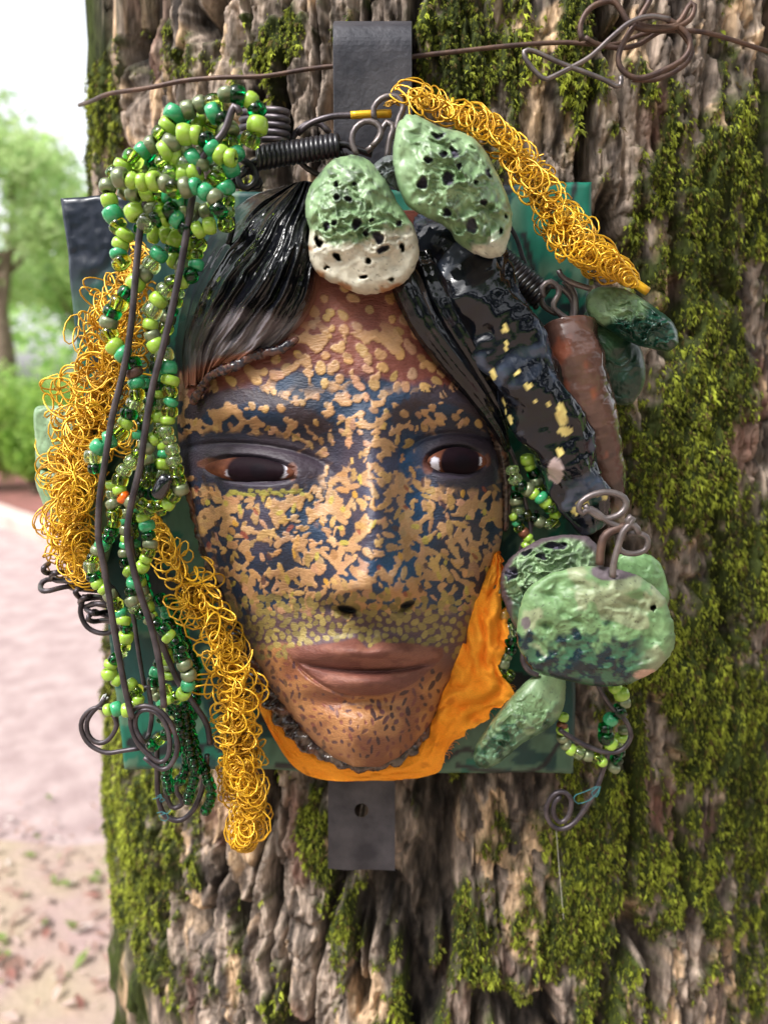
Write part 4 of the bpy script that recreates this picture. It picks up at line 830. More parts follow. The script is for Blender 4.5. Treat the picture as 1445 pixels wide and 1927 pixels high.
disc('green clay leaf with a dark blue green tip jutting out at the right', [(1101, 572), (1112, 546), (1146, 539), (1184, 548), (1232, 578), (1266, 608), (1276, 638), (1262, 660), (1222, 656), (1180, 642), (1140, 618), (1112, 598)], .062, .012, [], 12, .0035, .045, lambda X, Y: ss(1120, 1180, X), c_R1, .008, (.00006, 0), name='clay_leaf', cat='clay leaf')
disc('dark green rounded clay leaf tucked under the jutting leaf at the right', [(1098, 596), (1120, 584), (1160, 606), (1202, 650), (1214, 700), (1207, 735), (1184, 761), (1150, 757), (1128, 722), (1112, 660)], .048, .011, [], 14, .002, .03, lambda X, Y: .5 + 0 * X, lambda X, Y, c, g, r: (mixc(mixc(np.broadcast_to(lin(20, 50, 38), c.shape), lin(70, 104, 70), ss(.45, .6, fbm(X * .03, Y * .03, 3, 3)) * .7 * ss(700, 620, Y)), lin(86, 104, 84), ss(.93, 1, r) * .7), g), .006, name='clay_leaf', cat='clay leaf')
def c_LB(X, Y, c, g, r): t = ss(.82, .93, r + (fbm(X * .03, Y * .03, 55, 2) - .5) * .2); c = mixc(c, lin(88, 76, 82), t); d_ = ss(-10, 15, Y - 1120 + (fbm(X * .05, Y * .05, 5, 3) - .5) * 50); return mixc(c, DARKG, d_ * .7 * (1 - t)), g * (1 - t) + .2 * t
disc('green clay disc with bare grey rim behind the big lower right disc', [(944, 1076), (964, 1046), (1008, 1018), (1060, 1007), (1112, 1014), (1135, 1060), (1100, 1130), (1010, 1190), (976, 1186), (952, 1145), (942, 1110)], .070, .007, [(1020, 1049, 10, 5, 0), (962, 1080, 10, 15, .5), (1045, 1028, 20, 8, 0), (990, 1040, 8, 5, -.5)], 16, .004, .04, None, c_LB, .006)
disc('plain light green clay disc peeping out on the right of the big lower right disc', [(1160, 1050), (1205, 1040), (1238, 1056), (1253, 1090), (1258, 1130), (1235, 1150), (1180, 1120)], .064, .010, [], 18, .001, .02, None, lambda X, Y, c, g, r: (mixc(c, lin(112, 152, 98), 0 * X + .7), g), .005, na=90, nr=30)
def c_LF(X, Y, c, g, r):
    c = mixc(c, lin(100, 134, 84), .6 + 0 * X); n = fbm(X * .025, Y * .025, 61, 3)
    tn = ss(.5, .6, n + .22 * np.exp(-((X - 1175) / 60) ** 2 - ((Y - 1165 - .4 * (X - 1175)) / 26) ** 2) - .06); c = mixc(c, lin(142, 146, 116), tn * .75)
    dk = ss(-12, 12, Y - 1198 + .00045 * (X - 1060) ** 2 * 1.0 + (fbm(X * .035, Y * .035, 65, 3) - .5) * 120 - 6); dk = dk * ss(1240, 1180, X); sp = ss(.46, .56, fbm(X * .07, Y * .07, 66, 3)); c = mixc(c, mixc(np.broadcast_to(lin(10, 34, 42), c.shape), lin(60, 98, 70), sp * .8), dk)
    cl_ = ss(1.1, .9, np.sqrt(((X - 1160) / 50) ** 2 + ((Y - 1076) / 18) ** 2) + (n - .5) * .8); c = mixc(c, lin(96, 86, 92), cl_); ch = ss(1.1, .9, np.sqrt(((X - 1218) / 26) ** 2 + ((Y - 1270) / 11) ** 2)); c = mixc(c, lin(196, 160, 140), ch)
    c = mixc(c, lin(96, 88, 90), ss(1.1, .9, np.sqrt(((X - 989) / 9) ** 2 + ((Y - 1172) / 12) ** 2))); return c, np.clip(g - .25 + .45 * dk - .5 * cl_, 0, 1)
disc('big round green clay disc hung by a wire, dark glaze along its bottom', [(973, 1172), (984, 1122), (1020, 1086), (1075, 1068), (1140, 1067), (1200, 1084), (1242, 1116), (1263, 1160), (1268, 1202), (1254, 1242), (1202, 1280), (1150, 1292), (1080, 1285), (1012, 1266), (984, 1236), (972, 1202)],
     .096, .008, [(1034,1118,20,10,.3),(1092,1104,24,9,.2),(1078,1166,26,9,.6),(1145,1168,24,9,.8),(1196,1142,26,9,.35),(1232,1202,16,11,.1),(1030,1180,12,8,.2),(1218,1238,14,9,-.2)], 19, .0014, .02, None, c_LF, .005, dent=True, hole=[(1152, 1084, 7, 7, 0), (1230, 1143, 5, 4, 0)], na=190, nr=66)
disc('long green clay leaf pointing down left from under the big disc', [(1005, 1272), (1050, 1262), (1064, 1290), (1057, 1340), (1032, 1370), (982, 1400), (932, 1440), (906, 1444), (891, 1428), (898, 1396), (930, 1350), (968, 1304)], .066, .012, [], 22, .0035, .04, lambda X, Y: ss(1290, 1360, Y), lambda X, Y, c, g, r: (mixc(c, mixc(np.broadcast_to(lin(34, 70, 48), c.shape), lin(96, 130, 100), ss(.4, .6, fbm(X * .08, Y * .08, 3, 3))), ss(.35, .6, ss(-20, 20, (Y - 1385) * .9 + (X - 960) * .2 + (fbm(X * .03, Y * .03, 9, 3) - .5) * 60 - (0)) + .5 * ss(.75, .95, r) * ss(1320, 1380, Y))), g), .008, (0, 0), name='clay_leaf', cat='clay leaf')
disc('upper pale green clay block behind the yellow wire at the left edge', [(66, 770), (100, 764), (160, 768), (176, 820), (170, 872), (110, 884), (72, 880), (67, 830)], .030, .022, [], 24, .001, .02, None, lambda X, Y, c, g, r: (mixc(c, lin(126, 152, 122), 0 * X + .6), g * .6), .003, na=100, nr=30, name='clay_block', cat='clay block')
disc('lower pale green clay block behind the yellow wire at the left edge', [(68, 890), (110, 882), (200, 900), (216, 980), (200, 1060), (150, 1060), (120, 1000), (80, 945)], .030, .020, [], 25, .001, .02, None, lambda X, Y, c, g, r: (mixc(c, lin(112, 144, 112), 0 * X + .6), g * .6), .003, na=100, nr=30, name='clay_block', cat='clay block')
# ================================================================= YELLOW WIRE
def tangle(label, axis, nw, dbase, ddep, loops_per, rl, wr, seed, core=True, spread=.85):
    rs = np.random.default_rng(seed); ax = cr(axis, 300); L = np.linalg.norm(np.diff(ax[:, :2], axis=0), axis=1).sum()
    t0 = thing('wire_bundle', label, 'wire bundle', P(ax[0, 0], ax[0, 1], dbase), 'curly yellow wire bundles round the mask'); acc = Acc()
    tan_ = np.gradient(ax[:, :2], axis=0); tan_ /= np.linalg.norm(tan_, axis=1)[:, None]
    for k in range(nw):
        a0 = rs.uniform(-.05, .95); a1 = min(1, a0 + rs.uniform(.25, .45)); a0 = max(0, a0); nl = max(3, int((a1 - a0) * L / rl * loops_per)); n = nl * 13
        s = np.linspace(0, 1, n); a = (a0 + (a1 - a0) * s) * 299; i = np.clip(a.astype(int), 0, 298); f = (a - i)[:, None]; base = ax[i] * (1 - f) + ax[i + 1] * f
        w = base[:, 2]; lat = (fbm(s * nl * .35, 0 * s + k, seed, 3) - .5) * 2.6; lat = np.clip(lat, -1, 1) * spread
        sg = np.where(vn(s * nl * .3, 0 * s + k * 3.7, seed + 3) > .45, 1, -1); th = np.cumsum(sg * (.18 + .62 * vn(s * nl * 1.4, 0 * s + k, seed + 4))) + rs.uniform(0, 6)
        rr = rl * (.30 + 1.55 * vn(s * nl * .4, 0 * s + k, seed + 5) ** 1.5) * np.minimum(1, w / 32 + .25); w = w * (.66 + .62 * fbm(a / 26., 0 * s + (lat > 0) * 9, seed + 12, 2))
        tl = rs.uniform(.35, 1); orient = rs.uniform(0, 3.14) + s * rs.uniform(-3, 3); ex = rr * np.cos(th); ey = rr * np.sin(th) * tl
        X = base[:, 0] - tan_[i, 1] * lat * w + ex * np.cos(orient) - ey * np.sin(orient); Y = base[:, 1] + tan_[i, 0] * lat * w + ex * np.sin(orient) + ey * np.cos(orient)
        dome = np.sqrt(np.clip(1 - (np.abs(lat)) ** 2, 0, 1)); D = dbase + ddep * dome * (vn(s * nl * .22, 0 * s + k, seed + 6) * 1.3 - .1) + rr * mpp(dbase) * np.sin(th + 1.3) * .55
        D = np.maximum(D, dbase - .004); V, F, _ = sweep(P(X, Y, D), wr * rs.uniform(.85, 1.1), 4, False); acc.add(V, F)
    acc.build('curly_wire', M['yellow_wire'], t0)
    if core:
        acc = Acc(); q = ax[::3]; c0 = P(q[:, 0], q[:, 1], dbase + ddep * .25)
        for k in range(6):
            s = np.linspace(0, 1, 420); a = s * 299; i = np.clip(a.astype(int), 0, 298); b = ax[i]; th = s * L / 3.6 + k; r = np.minimum(b[:, 2] * .34, 20) * (.6 + .5 * vn(s * 60, 0 * s + k, seed + 8))
            V, F, _ = sweep(P(b[:, 0] + r * np.cos(th) * .9, b[:, 1] + r * np.sin(th * .83) * .7, dbase + ddep * .3 + r * mpp(dbase) * np.sin(th)), wr * .9, 3, False); acc.add(V, F)
        acc.build('wound_core', M['yellow_core'], t0)
    return t0
tangle('wide bundle of curly yellow wire hanging at the left beside the bead strands', [(270, 470, 20), (245, 510, 52), (224, 575, 96), (204, 660, 112), (186, 750, 104), (158, 830, 84), (138, 900, 64), (130, 970, 52), (138, 1040, 44), (165, 1085, 22)], 60, .052, .034, 1.0, 20, .00052, 3)
tangle('long narrow bundle of curly yellow wire hanging below the cheek', [(290, 975, 22), (320, 1040, 44), (362, 1110, 54), (402, 1180, 56), (428, 1260, 56), (446, 1340, 54), (450, 1420, 56), (464, 1480, 44), (468, 1530, 34), (462, 1570, 24), (455, 1592, 9)], 52, .070, .024, 1.0, 19, .00056, 5)
y3 = tangle('bundle of curly yellow wire slanting from the crown down to the right', [(730, 196, 26), (785, 180, 30), (840, 205, 30), (905, 235, 34), (955, 285, 42), (1000, 345, 50), (1040, 415, 58), (1085, 452, 52), (1130, 485, 34), (1165, 510, 17), (1190, 530, 9)], 44, .066, .026, 1.0, 18, .00052, 9)
hx = Acc(); s = np.linspace(0, 1, 160); th = s * 60; ax = np.array([[1110, 478], [1198, 538]]); b = ax[0] + (ax[1] - ax[0]) * s[:, None]; r = 16 - 8 * s
V, F, _ = sweep(P(b[:, 0] - .5 * r * np.cos(th), b[:, 1] + .8 * r * np.cos(th), .075 + r * mpp(.07) * np.sin(th)), .0009, 6); hx.add(V, F)
hx.build('coiled_tip', M['yellow_wire'], y3, True) if False else mobj('coiled_tip', V, fixtri(F), M['yellow_wire'], y3)
rod('stub', [(1150, 505, .075), (1190, 530, .075), (1218, 549, .075)], 8, M['yellow_wire'], y3, 12)
rod('stem', [(560, 252, .078), (585, 232, .080), (625, 219, .082), (670, 217, .082)], 5.5, M['cord'], y3)
rod('wrapped_stem', [(660, 217, .082), (700, 215, .082), (735, 214, .080)], 7, M['yellow_wire'], y3)

# ================================================================= DARK WIRES
def wire(label, pts, rpx, m='cord', name='wire', cat='wire', group=None, sides=8):
    return props(rod(name, pts, rpx, M[m], None, sides), label, cat, group)
def D(pts, d): return [(a, b, d) if len(q) == 2 else q for q in pts for a, b in [q[:2]]]
HG = 'dark wires hanging at the left of the mask'
wire('dark rod wire bent over at the top of the bead cluster, hanging beside the eye', D([(452, 214), (441, 200), (420, 251), (382, 296), (364, 365), (351, 441), (340, 504), (326, 573), (309, 646), (288, 726), (275, 802), (264, 878), (247, 951), (240, 1010), (249, 1058), (264, 1116), (285, 1179), (299, 1238), (306, 1290), (309, 1330)], .112), 6.6, group=HG)
wire('dark rod wire left of the other one, ending above the small spiral', D([(284, 350), (273, 386), (264, 434), (257, 504), (247, 614), (233, 698), (212, 785), (198, 871), (188, 941), (186, 1010), (195, 1058), (205, 1116), (216, 1186), (230, 1265), (243, 1328), (250, 1352)], .110), 6.2, group=HG)
wire('dark wire slanting down right from between the bead strands to the yellow wire', D([(245, 1010), (261, 1113), (295, 1186), (316, 1238), (340, 1290), (364, 1324), (389, 1362), (396, 1400)], .086), 6.0, group=HG)
wire('thin dark wire running straight down behind the lower bead strands', D([(240, 1060), (252, 1160), (262, 1230), (272, 1290)], .078), 4.5, group=HG)
wire('flat spiral of dark wire that ends in a white wisp, lower left', D([(262, 1408), (230, 1413), (198, 1416), (166, 1398), (153, 1366), (165, 1340), (188, 1331), (212, 1343), (220, 1366), (205, 1392), (185, 1398), (168, 1385), (164, 1360), (176, 1338), (190, 1326), (198, 1312)], .100), 4.8, name='spiral_wire', cat='spiral wire', group='spiral wires')
wire('large oval double spiral of dark wire under the bead strands', D([(270, 1300), (278, 1290), (284, 1320), (286, 1350), (280, 1385)], .090) + D([(270, 1395), (256, 1370), (258, 1345), (275, 1335), (300, 1345), (318, 1380), (318, 1420), (302, 1434), (280, 1420), (258, 1395), (246, 1360), (252, 1336), (276, 1328), (305, 1340), (326, 1370), (334, 1410), (320, 1442), (300, 1446), (272, 1425)], .106), 4.9, name='spiral_wire', cat='spiral wire', group='spiral wires')
wire('dark wire bow holding the emerald beads at the very bottom of the bunch', D([(296, 1400), (296, 1445), (298, 1497), (309, 1532), (337, 1544), (361, 1528), (378, 1494), (388, 1445), (390, 1420)], .080) , 5.6, name='wire_bow', cat='wire', group=HG)
wire('reddish inner wire loop inside the bow of dark wire', D([(310, 1450), (312, 1490), (325, 1520), (345, 1510), (332, 1485), (345, 1450), (368, 1440)], .076), 5.0, group=HG)
# crumpled dark loops at the left
pts = []
for k in range(7):
    y = 1068 + k * 15; l = 84 + (0, 12, -4, 62, 70, 78, 84)[k]; r_ = (175, 165, 190, 205, 215, 205, 215)[k]
    seq = [(l + 8, y - 6), (l, y + 3), (l + 8, y + 12), ((l + r_) / 2, y + 8 + 5 * (k % 2)), (r_, y + 10), (r_ + 8, y + 16)]
    if k % 2: seq = seq
    pts += [(a + random.uniform(-4, 4), b + random.uniform(-3, 3), .070 + .010 * math.sin(k * 2.1 + j * 1.7)) for j, (a, b) in enumerate(seq)]
    pts += [((l + r_) / 2, y + 9, .058)]
wire('crumpled stack of dark wire loops sticking out left below the wide yellow bundle', pts, 5.2, name='wire_loops', cat='wire loops')
wire('loose dark wire loop under the crumpled stack of loops at the left', D([(160, 1120), (152, 1150), (165, 1180), (195, 1192), (225, 1180), (232, 1150), (215, 1110), (190, 1090)], .066), 5.0, group=HG)
pts = []
for k in range(4):
    y = 208 + k * 14; pts += [(455, y + 4, .075), (500, y - 2, .085), (533, y + 1, .088), (541, y + 6, .08), (530, y + 11, .072), (490, y + 12, .066)]
wire('neat stack of four dark wire loops behind the top of the bead cluster', pts, 6.2, name='wire_loops', cat='wire loops')
def spring(label, a, b, rad, turns, rpx, d, m='black_wire'):
    s = np.linspace(0, 1, turns * 16); th = s * turns * 2 * math.pi; a = np.array(a); b = np.array(b); ax_ = (b - a) / np.linalg.norm(b - a); nrm_ = np.array([-ax_[1], ax_[0]]); q = a + (b - a) * s[:, None]
    X = q[:, 0] + nrm_[0] * rad * np.cos(th); Y = q[:, 1] + nrm_[1] * rad * np.cos(th); V, F, _ = sweep(P(X, Y, d + rad * mpp(d) * np.sin(th)), rpx * mpp(d), 8)
    return props(mobj('wire_spring', V, fixtri(F), M[m]), label, 'wire spring', 'tight springs of black wire')
spring('level spring of black wire between the bead cluster and the forehead disc', (486, 298), (640, 272), 19, 17, 5.2, .088)
spring('slanting spring of black wire between the braid and the board, upper right', (925, 478), (1022, 560), 23, 13, 5.6, .062)
wire('dark wire core running on from the level spring to the left', D([(430, 330), (452, 325), (480, 305), (520, 292), (640, 272), (662, 278), (700, 290)], .086), 6.5, 'black_wire')
wire('black wire bent behind the bead cluster down to the hair', D([(395, 330), (440, 348), (490, 350), (470, 322), (430, 352), (425, 380), (438, 420), (430, 460)], .080), 5.5, 'black_wire')
wire('black wire curl just left of the level spring', D([(455, 300), (478, 315), (482, 340), (462, 355), (448, 335), (465, 320)], .090), 6.0, 'black_wire')
wire('grey wire loop rising behind the two upper discs', D([(672, 292), (662, 268), (668, 242), (690, 228), (712, 236), (716, 256), (700, 276)], .092), 5.4, 'grey_wire', group='grey wire loops at the crown')
wire('grey wire loop next to the disc with oval pits, narrower than its neighbour', D([(728, 300), (732, 265), (740, 240), (728, 230), (716, 250), (706, 270), (690, 285)], .090), 5.4, 'grey_wire', group='grey wire loops at the crown')
wire('grey wire ring highest at the crown, inside the yellow curls', D([(705, 225), (703, 203), (720, 184), (745, 182), (759, 200), (750, 225), (742, 262)], .084), 5.2, 'grey_wire', group='grey wire loops at the crown')
wire('dark wire arc passing behind the level spring at the crown', D([(552, 290), (552, 258), (575, 235), (600, 232), (620, 250)], .074), 5.4)
wire('dark wire arc dropping below the level spring onto the hair', D([(560, 300), (580, 318), (610, 330), (640, 300), (655, 292)], .080), 5.2)
wire('dark wire loop between the slanting spring and the brown clay roll, left one', D([(1022, 560), (1020, 540), (1036, 530), (1052, 548), (1040, 575), (1052, 590), (1072, 604)], .070), 5.6, 'grey_wire', group='wire loops above the brown clay roll')
wire('dark wire loop above the brown clay roll, right one', D([(1046, 590), (1022, 575), (1018, 552), (1034, 538), (1060, 545), (1078, 570), (1074, 606)], .064), 5.6, 'grey_wire', group='wire loops above the brown clay roll')
wire('dark wire running from the yellow curls into the jutting green leaf', D([(1050, 508), (1058, 522), (1080, 534), (1112, 544)], .072), 5.2, 'grey_wire')
wire('upright dark wire standing in the top of the brown clay roll', D([(1060, 528), (1076, 545), (1082, 570), (1080, 600), (1070, 612)], .066), 6, 'grey_wire')
wire('thick grey wire loop knotted above the big lower right disc', D([(1186, 992), (1160, 990), (1136, 976), (1112, 958), (1092, 966), (1090, 948), (1112, 932), (1142, 926), (1170, 934), (1178, 950), (1165, 968), (1135, 976), (1110, 962), (1100, 950)], .104), 6.4, 'grey_wire', 'wire_knot', 'wire')
wire('thick grey wire hook that passes through the hole of the big disc', D([(1200, 1005), (1196, 990), (1178, 984), (1190, 970), (1186, 985), (1172, 1000), (1162, 1030), (1154, 1060), (1152, 1086)], .112), 6.4, 'grey_wire', 'wire_hook', 'wire')
wire('grey wire ring right of the hook above the big disc', D([(1160, 1000), (1165, 1034), (1190, 1042), (1214, 1034), (1218, 1014), (1200, 1003), (1180, 1006)], .100), 6.0, 'grey_wire')
wire('flat brown wire curling over from behind the big disc', D([(1128, 1062), (1130, 1035), (1136, 1010), (1156, 996), (1180, 990)], .104), 8.5, 'rusty_wire')
wire('dark wire arc sticking out beneath the left rim of the big disc', D([(985, 1225), (984, 1245), (996, 1264), (1012, 1270)], .080), 5.5)
wire('dark looping wire through the beads at the lower right', D([(1124, 1288), (1132, 1304), (1152, 1333), (1176, 1356), (1186, 1385), (1170, 1410), (1140, 1416), (1100, 1402), (1070, 1385), (1052, 1372)], .072), 5.0)
wire('dark wire ending in an open spiral, lowest at the right', D([(1150, 1400), (1140, 1430), (1124, 1478), (1106, 1512), (1080, 1548), (1052, 1560), (1032, 1545), (1028, 1520), (1040, 1496), (1060, 1490), (1074, 1506), (1070, 1534), (1054, 1548), (1042, 1534), (1042, 1512), (1054, 1498)], .062), 5.2, name='spiral_wire', cat='spiral wire', group='spiral wires')
wire('thin dark wire hanging between the cheek and the braid at the right', D([(949, 823), (971, 874), (989, 947), (998, 1000), (990, 1040)], .066), 4.2)
wire('short dark wire bent near the right beads by the cheek', D([(1010, 960), (1000, 990), (985, 1015), (975, 1050)], .064), 4)
wire('black wire lying over the teal board above the slanting spring', D([(955, 420), (972, 450), (985, 490), (1000, 520)], .058), 4.2, 'black_wire')
# threads
def thread(label, pts, rpx, m, parentless=True): return props(rod('thread', pts, rpx, M[m], None, 4), label, 'thread')
thread('teal thread tied round the lowest spiral wire at the right', D([(1122, 1480), (1100, 1490), (1080, 1498), (1086, 1512), (1110, 1505), (1124, 1490), (1130, 1478), (1112, 1492), (1122, 1500), (1128, 1486)], .066), 1.0, 'thread')
thread('teal thread knotted on the dark wire bow, upper knot', D([(288, 1504), (300, 1500), (308, 1494), (296, 1498), (312, 1504), (300, 1510), (305, 1498)], .088), 1.0, 'thread')
thread('teal thread knotted on the dark wire bow, lower knot', D([(296, 1530), (310, 1528), (318, 1540), (308, 1546), (300, 1534), (318, 1530), (322, 1524)], .088), 1.0, 'thread')
thread('thin green thread loop at the top of the slanting yellow wire', D([(918, 250), (935, 240), (960, 243), (968, 255), (955, 264)], .084), 1.2, 'thread')
thread('white wisp of thread at the end of the small spiral', D([(188, 1330), (192, 1315), (200, 1304), (196, 1318), (204, 1312)], .100), 1.8, 'white_thread')
props(rod('web_strand', D([(1046, 1562), (1049, 1600), (1053, 1650), (1060, 1730)], .02), .8, M['silk'], None, 4), 'fine pale web strand hanging below the lowest spiral wire', 'spider thread')

# the fence wire round the trunk and its rusty tangle
wire('long thin rusty wire stretched across the trunk above the mask', [(150, 198, -.09), (173, 190, -.045), (208, 176, -.018), (277, 166, .002), (346, 152, .012), (415, 146, .016), (500, 143, .018), (580, 130, .018), (650, 122, .018), (780, 106, .018), (860, 97, .018), (960, 86, .018), (1060, 80, .018), (1150, 84, .02), (1220, 62, .02), (1300, 58, .016), (1360, 70, .010), (1445, 97, -.004), (1530, 120, -.05)], 3.8, 'rusty_wire', 'fence_wire', 'wire')
wire('bent grey wire with a hooked end in front of the bark, upper right', D([(1167, 143), (1168, 158), (1160, 163), (1129, 147), (1055, 119), (1003, 96), (985, 98), (996, 122), (1022, 148), (1040, 144), (1062, 133), (1108, 108), (1150, 70), (1185, 42), (1220, 31), (1260, 36)], .034), 4.3, 'grey_wire')
wire('rusty wire coil with one large round loop, top right', D([(1094, 76), (1092, 45), (1112, 14), (1150, 2), (1168, 20), (1185, 45), (1220, 56), (1265, 52), (1296, 38), (1306, 14), (1298, 8), (1280, 38), (1262, 50), (1225, 52), (1200, 44), (1215, 32), (1248, 33), (1283, 56), (1298, 80), (1286, 110), (1240, 136), (1199, 147), (1171, 133), (1163, 105), (1181, 66), (1205, 30), (1222, 0), (1228, -20)], .030), 5.0, 'rusty_wire', 'wire_coil', 'wire')
wire('second rusty wire winding behind the large round loop, top right', D([(1100, 70), (1120, 82), (1160, 90), (1200, 84), (1240, 60), (1270, 52), (1300, 90), (1290, 120), (1240, 148), (1190, 150)], .022), 4.4, 'rusty_wire')

# ================================================================= BEADS
def bead_mesh(mat, key):
    prof = []; 
    for a in np.linspace(-.5, .5, 6) * math.pi: prof.append((.62 + .38 * math.cos(a) ** .7 if math.cos(a) > 0 else .62, .36 * 2 * math.sin(a) * .95))
    for z in (.66, .4, 0, -.4, -.66): prof.append((.30 if abs(z) < .6 else .38, z))
    prof = np.array(prof); n = 20; a = np.arange(n) * 2 * math.pi / n
    V = np.stack([prof[:, 0][:, None] * np.cos(a), prof[:, 0][:, None] * np.sin(a), np.broadcast_to(prof[:, 1][:, None], (len(prof), n))], -1).reshape(-1, 3)
    return meshdata('bead_' + key, V, gridf(n, len(prof), wu=True, wv=True), mat)
BME = {k: bead_mesh(m, k) for k, m in BM.items()}
bc = 0
MIX = ['lime'] * 26 + ['jade'] * 17 + ['sage'] * 24 + ['emerald'] * 14 + ['clear'] * 17 + ['pale'] * 8
def strand(label, pts, d, r=15, kinds=None, special={}, group='green bead strands', thread_m='black_wire', name='bead_strand', gap=.96):
    global bc
    pts = [(q[0], q[1], q[2] if len(q) > 2 else d) for q in pts]; w = wpath(pts, 200); sgm = np.r_[0, np.cumsum(np.linalg.norm(np.diff(w, axis=0), axis=1))]; L = sgm[-1]
    t = thing(name, label, 'bead strand', w[0], group); pos = 0; i = 0
    V, F, _ = sweep(even(w, 60), .00045, 5); mobj('string', V, fixtri(F), M[thread_m], t)
    while pos < L - r * mpp(d) * .4:
        k = random.choice(kinds or MIX); rr = 1.1 * r * mpp(d) * random.uniform(.84, 1.08)
        if i in special: k = special[i]
        ln = rr * random.uniform(.80, 1.12); c = np.array([np.interp(pos + ln * .68, sgm, w[:, q]) for q in range(3)]); c2_ = np.array([np.interp(pos + ln * .68 + .002, sgm, w[:, q]) for q in range(3)])
        T = Vector(c2_ - c); T = T if T.length > 1e-6 else Vector((0, 0, 1)); T = T.normalized(); T = (T + Vector([random.gauss(0, .17) for _ in range(3)])).normalized()
        o = bpy.data.objects.new('bead', BME[k]); COL.objects.link(o); o.parent = t; jt = np.array([random.gauss(0, 1.0) for _ in range(3)]) * mpp(d) * 1.1
        o.location = c + jt - w[0]; o.rotation_mode = 'QUATERNION'; o.rotation_quaternion = T.to_track_quat('Z', 'Y') @ Quaternion((0, 0, 1), random.uniform(0, 6)); o.scale = (rr, rr, ln)
        if k in ('orange', 'copper', 'brown', 'black') : o['label'] = {'orange': 'bright orange bead', 'copper': 'copper coloured bead', 'brown': 'brown bead', 'black': 'black oval bead'}[k]
        pos += ln * 1.36 * gap; i += 1; bc += 1
    return t
strand('strand of mixed green beads hanging from the cluster over the wide yellow bundle', [(308, 470), (285, 500), (254, 538), (221, 575), (205, 610), (208, 638), (225, 660), (248, 685), (257, 716), (258, 750), (246, 772), (240, 796), (209, 826), (180, 845), (176, 865), (180, 890)], .104, 15.5, special={12: 'brown'})
strand('strand of mixed green beads from the cluster to the fork beside the eye', [(368, 470), (370, 497), (352, 524), (321, 538), (298, 562), (287, 590), (282, 615), (290, 642), (312, 672), (320, 709), (320, 735), (324, 755), (318, 780), (315, 800)], .106, 15.5)
strand('closed loop of green beads with one orange bead under the fork', [(306, 811), (275, 840), (247, 871), (230, 892), (224, 912), (230, 930), (249, 944), (269, 949), (288, 957), (313, 954), (327, 936), (340, 920), (335, 897), (332, 877), (329, 858), (322, 835), (312, 814)], .108, 14, kinds=['clear', 'pale', 'sage', 'sage', 'clear', 'lime', 'pale'], special={7: 'lime', 8: 'orange'})
strand('long strand of green beads from the orange bead down to the large spiral', [(270, 966), (278, 998), (282, 1035), (266, 1070), (250, 1100), (247, 1125), (262, 1152), (290, 1171), (314, 1190), (337, 1219), (344, 1243), (356, 1272), (352, 1298), (335, 1312), (316, 1315), (309, 1294)], .102, 13.5)
strand('long strand of green beads at the far left, over the dark wires', [(216, 905), (214, 944), (217, 975), (205, 1012), (186, 1034), (173, 1060), (180, 1090), (205, 1118), (222, 1144), (236, 1172), (236, 1200), (230, 1228), (208, 1250), (208, 1270), (228, 1286)], .098, 13.5)
strand('short row of lime and jade beads on the small spiral', [(196, 1337), (212, 1334), (230, 1333), (246, 1334)], .106, 13, kinds=['lime', 'lime', 'jade', 'jade'])
strand('deep strand of green beads lying on the board beside the hair', [(350, 480), (338, 540), (318, 600), (300, 660), (296, 720), (300, 780), (310, 850), (300, 920), (296, 960)], .070, 14)
strand('deep strand of jade and emerald beads behind the fork of the strands', [(262, 700), (280, 760), (262, 820), (284, 880), (262, 930), (250, 1000), (262, 1060), (276, 1120)], .074, 13.5, kinds=['emerald', 'jade', 'sage', 'emerald', 'clear'])
strand('deep strand of dark green beads low beside the narrow yellow bundle', [(300, 1120), (316, 1160), (322, 1210), (300, 1250), (290, 1290), (310, 1330)], .070, 13, kinds=['emerald', 'emerald', 'jade', 'sage'])
strand('knot of pale lime beads above the small spiral', [(238, 1284), (252, 1292), (262, 1310), (256, 1324), (246, 1312), (256, 1300)], .092, 12, kinds=['clear', 'pale', 'lime'])
strand('strand of green beads half hidden behind the lower dark wires', [(232, 960), (240, 1000), (236, 1060), (262, 1090), (282, 1150), (300, 1200), (318, 1250), (322, 1280)], .082, 12.5)
strand('strand of pale and jade beads behind the large spiral', [(300, 1330), (306, 1350), (322, 1362), (314, 1380), (296, 1392), (286, 1408)], .086, 12, kinds=['pale', 'clear', 'sage', 'jade', 'emerald'], special={3: 'copper'})
EM = ['emerald'] * 9 + ['emerald']
for i, (lb, p, d_) in enumerate([('dark emerald strand nearest the large spiral', [(330, 1318), (336, 1350), (340, 1385), (334, 1412), (318, 1440), (314, 1465), (320, 1488)], .090),
     ('middle strand of dark emerald beads, ending in a rounded tip', [(345, 1322), (350, 1360), (354, 1393), (362, 1428), (366, 1456), (360, 1488), (352, 1512)], .088),
     ('right hand strand of dark emerald beads by the narrow yellow bundle', [(352, 1330), (358, 1370), (366, 1410), (382, 1445), (397, 1480), (396, 1508), (386, 1530)], .084),
     ('short dark emerald strand behind the three others', [(322, 1330), (328, 1370), (346, 1405), (352, 1440), (338, 1470)], .078),
     ('emerald strand hanging behind the narrow yellow bundle', [(318, 1130), (338, 1170), (352, 1215), (368, 1255), (372, 1300), (362, 1345)], .064)]):
    strand(lb, p, d_, 10.5, EM, group='dark emerald bead strands')
